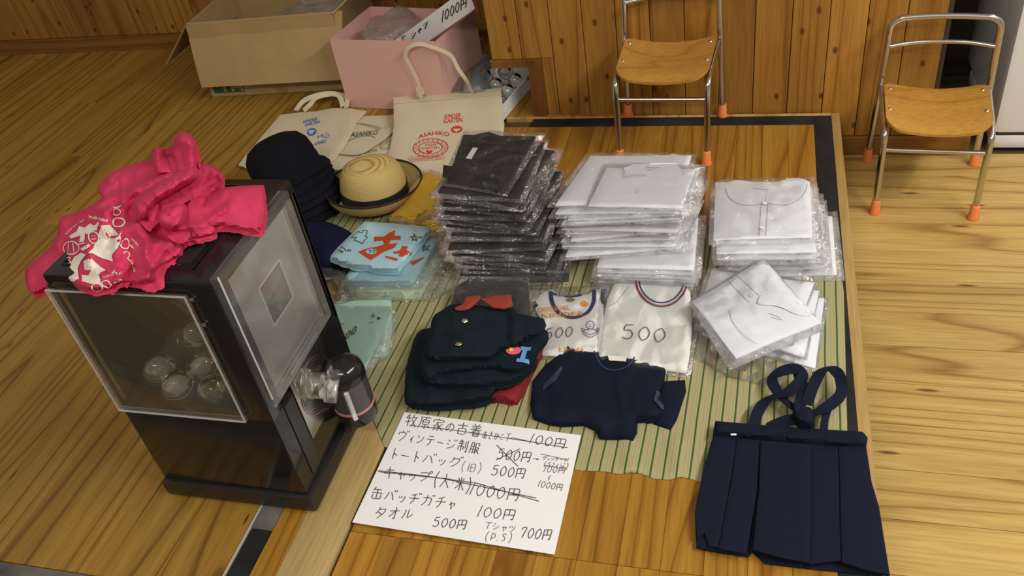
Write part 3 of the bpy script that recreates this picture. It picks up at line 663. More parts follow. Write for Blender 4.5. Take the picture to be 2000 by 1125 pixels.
# right stack of round collared blouses
rq = [(-.068, 1.264), (.098, 1.279), (.098, 1.455), (-.075, 1.449)]
for i in range(7):
    k = 1-i/6; z = .004+k*.062
    q = [(p[0]+(1-k)*.032, p[1]-(1-k)*.024) for p in rq]
    if i in (1, 2): q[0] = (q[0][0], q[0][1]-.022); q[1] = (q[1][0], q[1][1]-.026)
    q = turn(q, rs.uniform(-.012, .012)*(i > 0), rs.uniform(-.003, .003)*(i > 0), 0)
    if i == 6: q = [(p[0]+.012, p[1]) for p in q]
    bq = grow(q, .012); bq = [(bq[0][0], bq[0][1]-.006), (bq[1][0]+.004, bq[1][1]-.006), (bq[2][0]+.002, bq[2][1]+.01), bq[3]]
    t, o, b = bagged(q, z, .0078, M['whitecloth'], 'white round-collared blouse in clear bag, %s of right-hand stack' % ORD[i], 'bagged round-collared blouses at the right edge of the mat', seed=70+i, bagquad=bq, noise=.0006)
    if i == 0:
        Bt = bvh(o); zt_ = z+.0108
        patch('collar', [(1415, 362), (1440, 352), (1500, 362), (1490, 375), (1495, 398), (1475, 402), (1440, 398), (1420, 383)], M['whitecloth'], on=(Bt, .0003), th=.0009, step=7, noise=(.0003, .05), edge=.6, parent=t, smooth=True)
        patch('collar', [(1505, 362), (1545, 348), (1578, 354), (1570, 378), (1550, 398), (1515, 402), (1498, 396), (1498, 378)], M['whitecloth'], on=(Bt, .0003), th=.0009, step=7, noise=(.0003, .05), edge=.6, parent=t, smooth=True)
        ink('seam_or_outline', [[(1487, 398), (1481, 474)], [(1470, 369), (1500, 372)], [(1500, 398), (1495, 474)], sp0((1418, 366), (1422, 384), (1442, 399), (1470, 402), (1492, 399)), sp0((1500, 398), (1530, 402), (1556, 394), (1572, 376), (1577, 358))], Bt, M['inkg'], t, wd=.0005, lift=.0016)  # collar curves are grey outlines drawn along the edges
        for px_, py_ in ((1494, 399), (1488, 446)):
            h, N = hit(Bt, px_, py_); MB().lathe([(.0045, 0), (.0048, .001), (.0035, .0018), (0, .0014)], h+N*.0018, N, 14).build('button', M['badge'], t)
# low pile in front, its top one turned corner-wise
piles = [([(1372, 655), (1592, 722), (1610, 585), (1400, 560)], .003), ([(1365, 640), (1570, 700), (1600, 570), (1385, 545)], .013),
         ([(1362, 620), (1545, 672), (1590, 555), (1390, 530)], .023)]
for i, (q, z) in enumerate(piles[::-1]):
    bagged(xy(q, z), z, .0085, M['whitecloth'], 'white blouse in crinkled bag, %s under the tilted blouse' % ORD[i], 'bagged blouses in the low front pile', seed=90+i, filmm='film2', bagk=.008, noise=.0015)
tq = xy([(1352, 580), (1438, 683), (1603, 618), (1492, 500)], .05)
t, o, b = bagged(tq, .042, .010, M['whitecloth'], 'white blouse with rounded collar lying corner-wise on the low front pile', None, seed=99, filmm='film2', bagk=.01, noise=.0018,
                 bagquad=xy([(1345, 582), (1425, 705), (1612, 630), (1490, 493)], .05), sag=[-.004, -.014, -.010, 0])
Bt = bvh(o)
patch('collar', [(1425, 602), (1452, 590), (1478, 594), (1490, 625), (1500, 655), (1478, 672), (1450, 655), (1428, 625)], M['whitecloth'], on=(Bt, .0003), th=.001, step=7, noise=(.0005, .05), edge=.6, parent=t, smooth=True)
patch('collar', [(1480, 592), (1500, 566), (1545, 575), (1590, 612), (1560, 615), (1520, 598)], M['whitecloth'], on=(Bt, .0012), th=.001, step=7, noise=(.0005, .05), edge=.6, parent=t, smooth=True)
Bt = bvh(o)
ink('seam_or_outline', [[(1408, 535), (1463, 592)], [(1428, 528), (1482, 578)], [(1500, 612), (1516, 618), (1524, 622)], [(1505, 620), (1528, 626)], sp0((1425, 605), (1430, 628), (1452, 655), (1477, 671)), sp0((1478, 594), (1482, 582), (1500, 566)), sp0((1480, 594), (1520, 600), (1560, 615), (1590, 614))], Bt, M['inkg'], t, wd=.0005, lift=.001)  # includes grey outlines drawn round both collar halves
h, N = hit(Bt, 1468, 578); MB().lathe([(.0045, 0), (.0048, .001), (.0035, .0018), (0, .0014)], h+N*.001, N, 14).build('button', M['badge'], t)
patch('crumpled_bag', [(1352, 640), (1360, 600), (1390, 640), (1440, 690), (1510, 660), (1560, 690), (1540, 720), (1480, 745), (1420, 730), (1370, 700)], M['film2'], z=.018, th=.015, step=8, noise=(.008, .045),
      label='crumpled clear bag spilling over the front of the low white pile', cat='plastic bag')
# gym shirt and tank top in bags, marked 500
def tee(name, outline, z, mat, label, cat, bag, seed=0):
    c = np.mean(np.array(outline), 0); t = thing(name, label, cat, at(c[0], c[1], 0)[:2]+(0,))
    o = patch('shirt_body', outline, mat, z=z, th=.006, step=7, noise=(.0010, .02), edge=.5, ew=5, crease=.0022, csc=.018, parent=t, seed=seed)
    b = patch('plastic_bag', bag, M['film'], z=z+.003, th=.011, step=10, noise=(.0025, .03), edge=.8, ew=16, parent=t, seed=seed+1, label='clear plastic bag')
    return t, o
t, o = tee('gym_shirt', [(1204, 545), (1240, 543), (1262, 545), (1300, 548), (1330, 548), (1348, 570), (1352, 640), (1346, 700), (1340, 727), (1300, 722), (1225, 710), (1165, 700), (1176, 640), (1186, 585)], .012, M['jersey'],
           'white crew-neck gym shirt with striped collar in a clear bag, marked 500', 'shirt', [(1160, 545), (1250, 535), (1362, 540), (1362, 700), (1345, 738), (1250, 725), (1158, 708)], 11)
Bt = bvh(o)
el = lambda cx, cy, rx, ry, a0, a1, n=24: [(cx+rx*math.cos(math.radians(a0+(a1-a0)*k/n)), cy+ry*math.sin(math.radians(a0+(a1-a0)*k/n))) for k in range(n+1)]
ink('collar_stripe', [el(1292, 545, 50, 54, -8, 188)], Bt, M['trimred'], t, wd=.004, lift=.001)
ink('collar_stripe', [el(1292, 545, 44, 47, -8, 188)], Bt, M['trimnavy'], t, wd=.0028, lift=.0014)
ink('collar_stripe', [el(1292, 545, 47, 50.5, -8, 188)], Bt, M['jersey'], t, wd=.0016, lift=.0018)
ink('writing', write('500', (1212, 662), (1305, 672), 30, lean=.1), Bt, M['ink'], t, wd=.0014, lift=.002, step=3)
ink('seam_or_outline', [[(1228, 560), (1205, 590), (1186, 600)]], Bt, M['inkg'], t, wd=.0006)
t, o = tee('tank_top', [(1047, 585), (1062, 570), (1080, 567), (1092, 580), (1148, 575), (1163, 565), (1178, 566), (1178, 600), (1181, 640), (1170, 690), (1110, 697), (1052, 692), (1050, 650), (1055, 620), (1046, 605)], .011, M['jersey'],
           'white tank top with navy binding and orange lettering, marked 500', 'tank top', [(1040, 562), (1185, 555), (1190, 640), (1180, 698), (1040, 702)], 12)
Bt = bvh(o)
ink('binding', [smoothpts([Vector((1077, 568, 0)), Vector((1080, 590, 0)), Vector((1092, 612, 0)), Vector((1118, 622, 0)), Vector((1148, 612, 0)), Vector((1160, 590, 0)), Vector((1161, 566, 0))], 4)], Bt, M['trimnavy'], t, wd=.0075, lift=.001) if False else None
def sp(*p): return [tuple(v[:2]) for v in smoothpts([Vector((a_, b_, 0)) for a_, b_ in p], 5)]
ink('binding', [sp((1075, 570), (1079, 592), (1092, 612), (1118, 621), (1146, 612), (1159, 592), (1161, 568)), sp((1075, 572), (1092, 578), (1120, 580), (1150, 572), (1162, 567)), sp((1048, 600), (1046, 585), (1060, 571)), sp((1178, 566), (1176, 585), (1180, 605))], Bt, M['trimnavy'], t, wd=.0072, lift=.001)
fprint('lettering', 'ORIGINAL', seg_map((1050, 611), (1112, 606), (1, -9)), Bt, M['orangetext'], t, lift=.0018)
fprint('lettering', 'KINDER', seg_map((1058, 622), (1140, 618), (1, -9)), Bt, M['orangetext'], t, lift=.0018)
fprint('lettering', 'KINDER', seg_map((1092, 688), (1142, 690), (0, -9)), Bt, M['orangetext'], t, lift=.0018)
fill('print', [[(1133, 592), (1140, 588), (1150, 593), (1146, 600), (1136, 599)]], Bt, M['orangetext'], t, lift=.0018)
fill('neck_label', [el(1114, 587, 9, 3.5, 0, 345)], Bt, M['brass'], t, lift=.0018, step=4)
ink('writing', write('500', (1063, 664), (1122, 658), 22, lean=.1), Bt, M['ink'], t, wd=.0012, lift=.0018, step=3)
ink('chick_print', [el(1153, 636, 8, 8, 0, 360), el(1153, 650, 15, 6, 200, 340), sp((1138, 650), (1136, 642), (1143, 645)), sp((1168, 650), (1170, 642), (1163, 645)), sp((1139, 648), (1153, 655), (1167, 648), (1166, 653), (1153, 660), (1140, 653), (1139, 648)), [(1150, 634), (1151, 635)], [(1156, 634), (1157, 635)], [(1152, 638), (1155, 639), (1152, 640)]], Bt, M['trimnavy'], t, wd=.0009, lift=.0018, step=2)
# bagged dark garment behind the jackets
t = thing('bagged_jacket', 'dark navy garment in a shiny clear bag behind the folded jackets', 'garment', at(960, 570)[:2]+(0,))
patch('garment_body', [(880, 600), (890, 560), (915, 545), (1030, 548), (1035, 600), (1025, 640), (900, 640)], M['blackcloth'], z=.035, th=.03, step=9, noise=(.004, .03), parent=t)
patch('plastic_bag', [(875, 605), (886, 552), (915, 540), (1034, 542), (1036, 602), (1020, 635), (900, 630)], M['film2'], z=.040, th=.035, step=8, noise=(.006, .05), parent=t, label='shiny clear bag')
# pile of folded jackets
t5 = thing('shirt', 'dark red jersey folded at the bottom of the jacket pile', 'shirt', at(980, 740)[:2]+(0,))
patch('body', [(930, 780), (1010, 788), (1022, 770), (1075, 660), (1050, 655), (960, 700)], M['redcloth'], z=.022, th=.019, step=9, noise=(.002, .03), edge=.8, ridges=[([(1030, 740), (1062, 690)], .004, 6)], parent=t5, ew=12)
jk = [([(790, 770), (800, 690), (840, 640), (1000, 690), (970, 765), (935, 782), (870, 790), (800, 788)], .035, .022, 'lowest black-green jacket of the folded jacket pile', 21),
      ([(822, 740), (828, 690), (850, 640), (1040, 690), (1018, 740), (960, 752), (880, 755)], .052, .016, 'blue-green jacket folded below the letter-patch jacket', 22),
      ([(822, 715), (838, 650), (870, 610), (1060, 640), (1050, 690), (1020, 725), (960, 722), (880, 728), (835, 742)], .068, .016, 'blue-green jacket with light blue letter patch in the folded pile', 23)]
for ol, z, th, lab, sd in jk:
    t = thing('folded_jacket', lab, 'jacket', at(900, 740)[:2]+(z-th,), 'folded jackets on the mat')
    o = patch('jacket_body', ol, M['jacket'], z=z, th=th, step=7, noise=(.002, .028), edge=.75, ew=8, seed=sd, crease=.004, csc=.014, parent=t, ridges=[([(860, ol[1][1]+20), (980, ol[1][1]+34)], .004, 12)], smooth=True)
    if sd == 23:
        Bt = bvh(o)
        fill('letter_patch', [[(1018, 678), (1038, 680), (1037, 686), (1031, 686), (1026, 702), (1033, 704), (1031, 711), (1008, 708), (1010, 702), (1016, 702), (1021, 686), (1016, 685)]], Bt, M['lbluepatch'], t, lift=.002, step=4)
        fill('pink_patch', [el(1003, 686, 15, 8, 0, 330)], Bt, M['pinkpatch'], t, lift=.002, step=4)
        fill('yellow_patch', [el(998, 685, 4, 4, 0, 330)], Bt, M['yellow'], t, lift=.003, step=4)
t = thing('folded_jacket', 'blue-green school jacket with red-brown collar and brass buttons on top of the pile', 'jacket', at(930, 650)[:2]+(.06,), 'folded jackets on the mat')
o = patch('jacket_body', [(838, 650), (848, 615), (880, 595), (905, 592), (960, 600), (1003, 602), (1010, 612), (1062, 622), (1066, 632), (1055, 652), (1020, 672), (992, 680), (960, 700), (905, 702), (850, 706), (830, 700), (832, 675)], M['jacket'], z=.088, th=.020, step=7,
          noise=(.0015, .03), edge=.75, ew=8, seed=31, crease=.004, csc=.014, parent=t, ridges=[([(845, 650), (895, 658)], -.005, 5), ([(885, 590), (890, 650), (880, 700)], .003, 7), ([(990, 605), (985, 650), (995, 672)], -.006, 7), ([(900, 650), (985, 640)], .004, 10), ([(1010, 615), (1000, 670)], .004, 8)])
Bt = bvh(o)
patch('collar', [(888, 602), (905, 592), (912, 580), (938, 578), (930, 590), (915, 602), (898, 605)], M['collar'], z=.098, th=.005, step=5, noise=(.001, .05), parent=t, smooth=True)
patch('collar', [(940, 584), (965, 578), (998, 575), (1002, 596), (985, 602), (962, 600)], M['collar'], z=.097, th=.005, step=5, noise=(.001, .05), parent=t)
for px_, py_ in ((926, 597), (908, 628), (896, 674)):
    h, N = hit(Bt, px_, py_); MB().lathe([(.0052, 0), (.0055, .0012), (.0035, .0032), (0, .0038)], h+N*.0015, N, 16).build('button', M['brass'], t)
# navy vest
t = thing('vest', 'navy school vest lying flat in front of the white shirts', 'vest', at(1190, 760)[:2]+(0,))
o = patch('vest_body', [(1035, 790), (1040, 745), (1068, 710), (1095, 690), (1108, 672), (1125, 682), (1165, 685), (1205, 690), (1240, 695), (1300, 718), (1298, 740), (1288, 760), (1300, 800), (1282, 820), (1245, 822), (1244, 842), (1236, 857), (1170, 854), (1162, 838), (1140, 828), (1095, 830), (1070, 826), (1040, 815)], M['navy'],
          z=.013, th=.009, step=7, noise=(.0014, .022), edge=.45, ew=7, crease=.004, csc=.014, parent=t, seed=41, ridges=[([(1045, 795), (1120, 800), (1200, 815), (1290, 810)], .006, 14), ([(1070, 715), (1065, 770)], -.004, 9), ([(1165, 690), (1180, 720), (1240, 730)], -.002, 6)])
patch('back_panel', [(1290, 745), (1338, 742), (1340, 765), (1322, 820), (1310, 840), (1275, 828), (1285, 790)], M['navy'], z=.010, th=.008, step=8, noise=(.001, .03), edge=.8, parent=t)
Bt = bvh(o)
fill('armhole_facing', [[(1096, 716), (1099, 722), (1086, 745), (1060, 765), (1062, 752), (1080, 735)]], Bt, M['navysatin'], t, lift=.0022)
fill('armhole_facing', [[(1290, 742), (1296, 745), (1284, 780), (1300, 800), (1290, 800), (1276, 782)]], Bt, M['navysatin'], t, lift=.0022)
fill('size_label', [[(1187, 696), (1225, 699), (1223, 708), (1190, 706)]], Bt, M['badge'], t, lift=.0025, step=5)
ink('neckline', [sp((1160, 686), (1175, 715), (1200, 724), (1225, 716), (1240, 697))], Bt, M['navysatin'], t, wd=.0025, lift=.0012)
# pleated skirt with shoulder straps
t = thing('pleated_skirt', 'navy pleated skirt with crossed shoulder straps lying at the front right', 'skirt', at(1540, 970)[:2]+(0,))
rid = [([(1440, 850), (1430, 920), (1402, 1070)], .003, 9), ([(1446, 850), (1436, 920), (1408, 1070)], -.005, 5), ([(1487, 855), (1480, 960), (1468, 1078)], -.010, 8), ([(1470, 855), (1460, 960), (1445, 1078)], .003, 10), ([(1580, 870), (1580, 960), (1578, 1100)], -.004, 5),
       ([(1590, 870), (1592, 960), (1592, 1100)], .003, 9), ([(1630, 870), (1645, 1090)], .002, 9), ([(1395, 850), (1690, 880)], -.001, 4)]
o = patch('skirt_body', [(1397, 845), (1500, 852), (1600, 862), (1692, 868), (1690, 880), (1700, 940), (1716, 990), (1738, 1123), (1690, 1112), (1645, 1098), (1580, 1100), (1520, 1085), (1468, 1076), (1462, 1085), (1410, 1078), (1360, 1068), (1357, 1000), (1365, 960), (1378, 900), (1390, 860)], M['navy'],
          z=.010, th=.0065, step=9, noise=(.0006, .010), edge=.35, ew=5, parent=t, seed=51)
patch('waistband', [(1397, 822), (1500, 831), (1600, 838), (1685, 843), (1695, 855), (1692, 872), (1600, 866), (1500, 856), (1392, 848)], M['navy'], z=.024, th=.019, step=8, noise=(.0005, .02), edge=.3, ew=4, parent=t)
for P_, zz in (([(1396, 848), (1442, 856), (1430, 920), (1405, 1069), (1385, 1066), (1376, 1040), (1362, 1052), (1358, 1000), (1366, 958), (1378, 900)], .0155), ([(1440, 856), (1487, 860), (1478, 960), (1458, 1081), (1404, 1071), (1430, 930)], .0175),
               ([(1486, 860), (1583, 868), (1583, 1010), (1581, 1099), (1520, 1087), (1471, 1073), (1483, 957)], .0215), ([(1581, 868), (1641, 872), (1645, 1094), (1606, 1098), (1580, 1101)], .0165), ([(1639, 872), (1692, 872), (1702, 940), (1717, 990), (1738, 1123), (1690, 1112), (1645, 1098)], .0195)):
    patch('pleat', P_, M['navy'], z=zz, th=.0035, step=8, noise=(.0008, .012), edge=.3, ew=4, parent=t, seed=int(zz*1e4))
Bt = bvh(o); fill('size_label', [[(1427, 850), (1438, 850), (1438, 860), (1427, 860)]], Bt, M['whitecard'], t, lift=.011, step=5)
patch('under_hem', [(1462, 1072), (1520, 1082), (1580, 1096), (1650, 1095), (1735, 1118), (1720, 1125), (1640, 1116), (1560, 1108), (1495, 1100)], M['navy'], z=.006, th=.004, step=8, parent=t)
def strap(pts, t, wd=.0165, name='strap', mat='navy'):
    P3 = smoothpts([at(x_, y_, z_) for x_, y_, z_ in pts], 6); N = []
    for i in range(len(P3)):
        d_ = (P3[min(i+1, len(P3)-1)]-P3[max(i-1, 0)]).normalized(); s_ = math.sin(i*.35)*.45
        side = d_.cross(Vector((0, 0, 1))); N.append((Vector((0, 0, 1))*.9+side*s_).normalized())
    return MB().ribbon(P3, wd, N, .0016).build(name, M[mat], t)
strap([(1470, 838, .014), (1480, 805, .02), (1500, 780, .024), (1540, 765, .03), (1568, 735, .032), (1553, 720, .034), (1520, 728, .03), (1508, 745, .026), (1530, 780, .024), (1560, 800, .03)], t)
strap([(1500, 836, .012), (1535, 822, .02), (1575, 812, .028), (1610, 798, .032), (1642, 770, .03), (1640, 735, .03), (1625, 722, .03), (1605, 725, .03), (1590, 750, .03), (1575, 790, .034)], t)
strap([(1560, 730, .026), (1568, 760, .03), (1562, 800, .034), (1580, 832, .018)], t)
strap([(1608, 842, .014), (1612, 815, .022), (1618, 795, .028)], t, wd=.011)
patch('strap_knot', [(1553, 798), (1580, 795), (1592, 812), (1585, 830), (1560, 825), (1548, 812)], M['navy'], z=.038, th=.02, step=6, noise=(.002, .04), parent=t, smooth=True)
# ------------------------------------------------------------------ small folding-steel chairs
def chair(C, ang, Z0, label):
    t = thing('childrens_chair', label, 'chair', (C[0], C[1], Z0), 'small steel and plywood chairs by the wall')
    ca, sa = math.cos(ang), math.sin(ang); O = Vector((C[0], C[1], Z0))
    L = lambda x, y, z: O+Vector((x*ca-y*sa, x*sa+y*ca, z))
    r = .0066
    bp = []
    for sgn in (-1, 1):
        pts = [L(sgn*.109, .105, .012), L(sgn*.106, .095, .12), L(sgn*.1035, .088, .2), L(sgn*.1015, .086, .26), L(sgn*.100, .086, .312), L(sgn*.096, .086, .332), L(sgn*.080, .086, .343)]
        bp.append(smoothpts(pts, 5))
    topbar = bp[0]+smoothpts([L(-.08, .086, .343), L(-.04, .089, .3445), L(0, .09, .345), L(.04, .089, .3445), L(.08, .086, .343)], 4)[1:-1]+bp[1][::-1]
    MB().tube(topbar, r, 12).build('back_frame', M['chrome'], t)
    MB().tube(smoothpts([L(-.097, .084, .284), L(-.05, .094, .288), L(0, .097, .2885), L(.05, .094, .288), L(.097, .084, .284)], 5), .0048, 10).build('back_rail', M['chrome'], t)
    for sgn in (-1, 1):
        MB().tube(smoothpts([L(sgn*.0925, -.105, .012), L(sgn*.0935, -.0995, .10), L(sgn*.094, -.097, .165), L(sgn*.0945, -.088, .183), L(sgn*.096, -.06, .1885), L(sgn*.099, .03, .19), L(sgn*.101, .08, .19)], 6), r, 12).build('front_leg', M['chrome'], t)
        for (fx, fy) in ((sgn*.0925, -.105), (sgn*.109, .105)):
            p = L(fx, fy, 0); MB().lathe([(.0118, 0), (.0122, .003), (.0098, .006), (.0088, .03), (.0068, .032)], p, (0, 0, 1), 16).build('foot_cap', M['rubber'], t)
    MB().tube([L(-.093, -.098, .148), L(.093, -.098, .148)], .0048, 10).build('front_rail', M['chrome'], t)
    # bent plywood seat
    def rr(n=9):
        P = []
        W = [(-.095, -.098, .03), (.095, -.098, .03), (.098, .072, .016), (-.098, .072, .016)]
        cs = [(-1, -1), (1, -1), (1, 1), (-1, 1)]
        for (x, y, q), (sx, sy), a0 in zip(W, cs, (180, 270, 0, 90)):
            for k in range(n):
                a = math.radians(a0+90*k/(n-1)); P.append((x-sx*q+q*math.cos(a), y-sy*q+q*math.sin(a)))
        return [(x, y-(.010*(1-(x/.1)**2) if y < -.03 else 0)) for x, y in P]
    V2, Fc = triang(densify(rr(), .012), .018); V = []; n = len(V2)
    zf = lambda x, y: .199-.010*math.cos(x/.1*math.pi/2)+.004*(abs(x)/.1)**2-.008*max(0, (-y-.07)/.04)**2+.002*max(0, y/.07)
    for x, y in V2: V.append(L(x, y, zf(x, y)+.0055))
    for x, y in V2: V.append(L(x, y, zf(x, y)))
    cnt = {(f[k], f[(k+1) % 3]) for f in Fc for k in range(3)}
    sd = [(a, b) for a, b in cnt if (b, a) not in cnt]
    up = [f if (V[f[1]]-V[f[0]]).cross(V[f[2]]-V[f[0]]).z > 0 else f[::-1] for f in Fc]
    mk('seat', V, up+[tuple(i+n for i in f[::-1]) for f in up]+[(b, a, a+n, b+n) for a, b in sd], M['seat'], t, auto=40)
    for x, y in ((-.086, .05), (.086, .05), (-.087, -.035), (.087, -.035)):
        MB().lathe([(.0045, 0), (.0042, .0012), (.002, .0024), (0, .0026)], L(x, y, zf(x, y)+.0052), (0, 0, 1), 12).build('screw', M['screw'], t)
chair((-.1925, 1.735), -.03, .0012, 'small steel and plywood chair standing on the platform behind the blouse stacks')
chair((.343, 1.713), -.075, FL, 'small steel and plywood chair with worn seat on the lower floor beside the refrigerator')

# ------------------------------------------------------------------ boxes at the back
def wallq(m, a, b, c, d, th):
    """panel a-b-c-d with thickness th along its normal"""
    a, b, c, d = map(Vector, (a, b, c, d)); N = (b-a).cross(d-a).normalized()*th/2
    V = [p-N for p in (a, b, c, d)]+[p+N for p in (a, b, c, d)]
    m.add(V, [(3, 2, 1, 0), (4, 5, 6, 7), (0, 1, 5, 4), (1, 2, 6, 5), (2, 3, 7, 6), (3, 0, 4, 7)])
def openbox(m, P, z0, z1, th):
    m_ = [Vector((x, y, 0)) for x, y in P]
    for i in range(4):
        a, b = m_[i], m_[(i+1) % 4]; e = (b-a).normalized()*th/2
        wallq(m, (a.x-e.x, a.y-e.y, z0), (b.x+e.x, b.y+e.y, z0), (b.x+e.x, b.y+e.y, z1), (a.x-e.x, a.y-e.y, z1), th)
    wallq(m, *[(p.x, p.y, z0+th) for p in m_], th)
t = thing('cardboard_box', 'large open cardboard box with hanging flaps by the left wall', 'box', (-1.3, 2.15, 0))
P4 = [(-1.515, 1.988), (-1.09, 2.020), (-1.105, 2.305), (-1.53, 2.285)]
m = MB(); openbox(m, P4, .001, .213, .004); bx = m.build('body', M['kraft'], t, smooth=False)
m = MB(); a_, b_ = at(363, 46, .2145), at(668, 21, .2145); c_, d_ = at(671, 156, .055), at(394, 171, .05)
g = 14; V = []; 
for j in range(9):
    for i in range(g+1):
        u, v = i/g, j/8; p = (a_*(1-u)+b_*u)*(1-v)+(d_*(1-u)+c_*u)*v; p = p+Vector((0, -.004*math.sin(v*3.1)-.0012*(1 if i in (4, 9) else 0)+.0015*mnoise.noise(Vector((u*5, v*3, 0))), 0)); V.append(p)
n_ = len(V); Fq = [(j*(g+1)+i, (j+1)*(g+1)+i, (j+1)*(g+1)+i+1, j*(g+1)+i+1) for j in range(8) for i in range(g)]
V2 = [v+Vector((0, .004, 0)) for v in V]
rim = [(i, i+1) for i in range(g)]+[((i+1)*(g+1)-1, (i+2)*(g+1)-1) for i in range(8)]+[(8*(g+1)+i+1, 8*(g+1)+i) for i in reversed(range(g))]+[((j+1)*(g+1), j*(g+1)) for j in reversed(range(8))]
m.add(V+V2, Fq+[tuple(i+n_ for i in f[::-1]) for f in Fq]+[(a, b, b+n_, a+n_) for a, b in rim]); m.build('flap', M['kraft'], t, smooth=False)
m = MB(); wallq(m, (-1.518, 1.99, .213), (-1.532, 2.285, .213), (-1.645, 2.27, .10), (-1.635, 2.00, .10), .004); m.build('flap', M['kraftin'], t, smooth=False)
m = MB(); wallq(m, (-1.09, 2.022, .2135), (-1.105, 2.303, .2135), (-1.045, 2.30, .255), (-1.035, 2.10, .25), .004); m.build('flap', M['kraft'], t, smooth=False)
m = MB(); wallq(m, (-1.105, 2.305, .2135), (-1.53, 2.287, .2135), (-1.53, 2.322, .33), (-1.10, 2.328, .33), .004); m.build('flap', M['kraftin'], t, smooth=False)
f0 = Vector((-1.515, 1.988, 0)); f1 = Vector((-1.09, 2.020, 0)); fd = (f1-f0).normalized(); fn = Vector((fd.y, -fd.x, 0))
def onfront(u, z, o_=.0030): return f0+fd*u+fn*o_+Vector((0, 0, z))
m = MB(); m.add([onfront(.01, .012), onfront(.105, .012), onfront(.105, .05), onfront(.01, .05)], [(0, 1, 2, 3)]); m.build('printed_panel', M['boxgreen'], t, smooth=False)
V, Fc = font2d('TM', True); mk('lettering', [onfront(.03+x*.055, .016+y*.036, .0036) for x, y in V], Fc, M['kraft'], t, smooth=False)
m = MB(); m.add([onfront(.20, .002), onfront(.235, .002), onfront(.235, .05), onfront(.20, .05)], [(0, 1, 2, 3)]); m.build('tape', plain('brown_tape', (.36, .22, .08), .35), t, smooth=False)
patch('crumpled_film', [(-1.45, 2.02), (-1.40, 2.08), (-1.30, 2.10), (-1.25, 2.25), (-1.12, 2.28), (-1.12, 2.05), (-1.25, 2.012), (-1.38, 2.005)], M['filmc'], z=.195, th=.02, step=.012, space='w', noise=(.02, 16), edge=.5, smooth=True, ew=.02,
      label='crumpled clear plastic sheeting inside the cardboard box', cat='plastic sheeting')
t = thing('pink_box', 'pale pink open card box beside the cardboard box', 'box', (-.89, 1.99, 0))
PB = [(-1.055, 1.912), (-.760, 1.876), (-.714, 2.062), (-1.026, 2.122)]
m = MB(); openbox(m, PB, .001, .190, .003); m.build('body', M['pinkbox'], t, smooth=False)
patch('crumpled_film', [(-.99, 1.935), (-.97, 2.03), (-.92, 2.08), (-.86, 2.06), (-.83, 1.97), (-.87, 1.905), (-.95, 1.912)], M['filmc'], z=.215, th=.05, step=.010, space='w', noise=(.014, 20), edge=.9, smooth=True, ew=.045,
      label='crumpled clear plastic bag bulging out of the pink box', cat='plastic bag')
t = thing('price_strip', 'white paper strip with handwritten price sticking out of the pink box', 'sign', aty(820, 90, 1.93))
m = MB(); q = [aty(x, y, 1.93) for x, y in ((735, 108), (878, -2), (920, -34), (931, 12), (815, 98))]
q = [p-Vector((0, .25*(p.z-.19), 0)) for p in q]
V = q+[p+Vector((0, .0012, 0)) for p in q]; m.add(V, [(0, 4, 3, 2, 1), (5, 6, 7, 8, 9)]+[(i, (i+1) % 5, (i+1) % 5+5, i+5) for i in range(5)]); so = m.build('strip', M['paper'], t, smooth=False)
B = bvh(so)
ink('writing', write('1000円', (862, 44), (913, 12), 22, lean=.0)+write('シャツ', (803, 78), (838, 50), 14, lean=0)+write('T', (782, 84), (794, 78), 12, lean=0), B, M['ink'], t, wd=.0024, lift=.0008, step=2, kind='stuff')
# capsules: a sphere of two halves with a seam
def capsule(p, r, label, group, badge=None, tilt=(.3, -.5, 1)):
    t = thing('toy_capsule', label, 'capsule', p, group)
    for sgn in (1, -1):
        pr = [(r*math.sin(a), sgn*r*math.cos(a)) for a in [k*math.pi/2/8 for k in range(9)]]
        pr = pr if sgn < 0 else pr
        MB().lathe(pr[::1], p, tilt, 24).build('half_shell', M['capsule'], t)
    MB().lathe([(r*1.0, -.0012), (r*1.035, -.0006), (r*1.035, .0006), (r*1.0, .0012), (r*.99, 0)], p, tilt, 28).build('seam_ring', M['capsule'], t)
    if badge:
        ax = Vector((.75, -.5, .35)).normalized(); MB().lathe([(r*.72, -.002), (r*.74, 0), (r*.70, .0025), (0, .0032)], Vector(p)-ax*.002-Vector((0, 0, r*.25)), ax, 20).build('badge', M[badge], t)
t = thing('capsule_tray', 'shallow white card tray of empty capsules by the wall corner', 'tray', (-.64, 1.94, 0))
TP = [(-.720, 1.853), (-.605, 1.832), (-.567, 2.044), (-.682, 2.065)]
m = MB(); openbox(m, TP, .001, .037, .003); m.build('tray', M['whitecard'], t, smooth=False)
wd_ = ['by the far corner of the tray', 'in the far right corner of the tray', 'in the middle of the tray', 'against the right side of the tray', 'beside the clear bag in the tray', 'in front of the middle one in the tray', 'nearest the tote bag in the tray', 'at the near end of the tray']
for (px_, py_, z_), wds in zip(((964, 128, .024), (1019, 131, .024), (986, 141, .030), (1006, 157, .028), (947, 149, .034), (968, 166, .032), (990, 178, .028), (972, 196, .022)), wd_):
    capsule(at(px_, py_, z_), .0195, 'empty clear capsule '+wds, 'empty capsules in the tray')
t = thing('bagged_goods', 'clear bag with pale blue and cream cloth between pink box and tray', 'plastic bag', at(918, 165)[:2]+(0,))
patch('pale_blue_cloth', [(918, 118), (950, 105), (948, 150), (940, 178), (920, 176)], plain('pale_blue_cloth', (.55, .62, .74), .8), z=.05, th=.02, step=7, noise=(.004, .06), parent=t)
patch('cream_cloth', [(905, 130), (922, 126), (924, 178), (905, 178)], plain('cream_cloth', (.72, .68, .5), .8), z=.05, th=.02, step=7, noise=(.004, .06), parent=t)
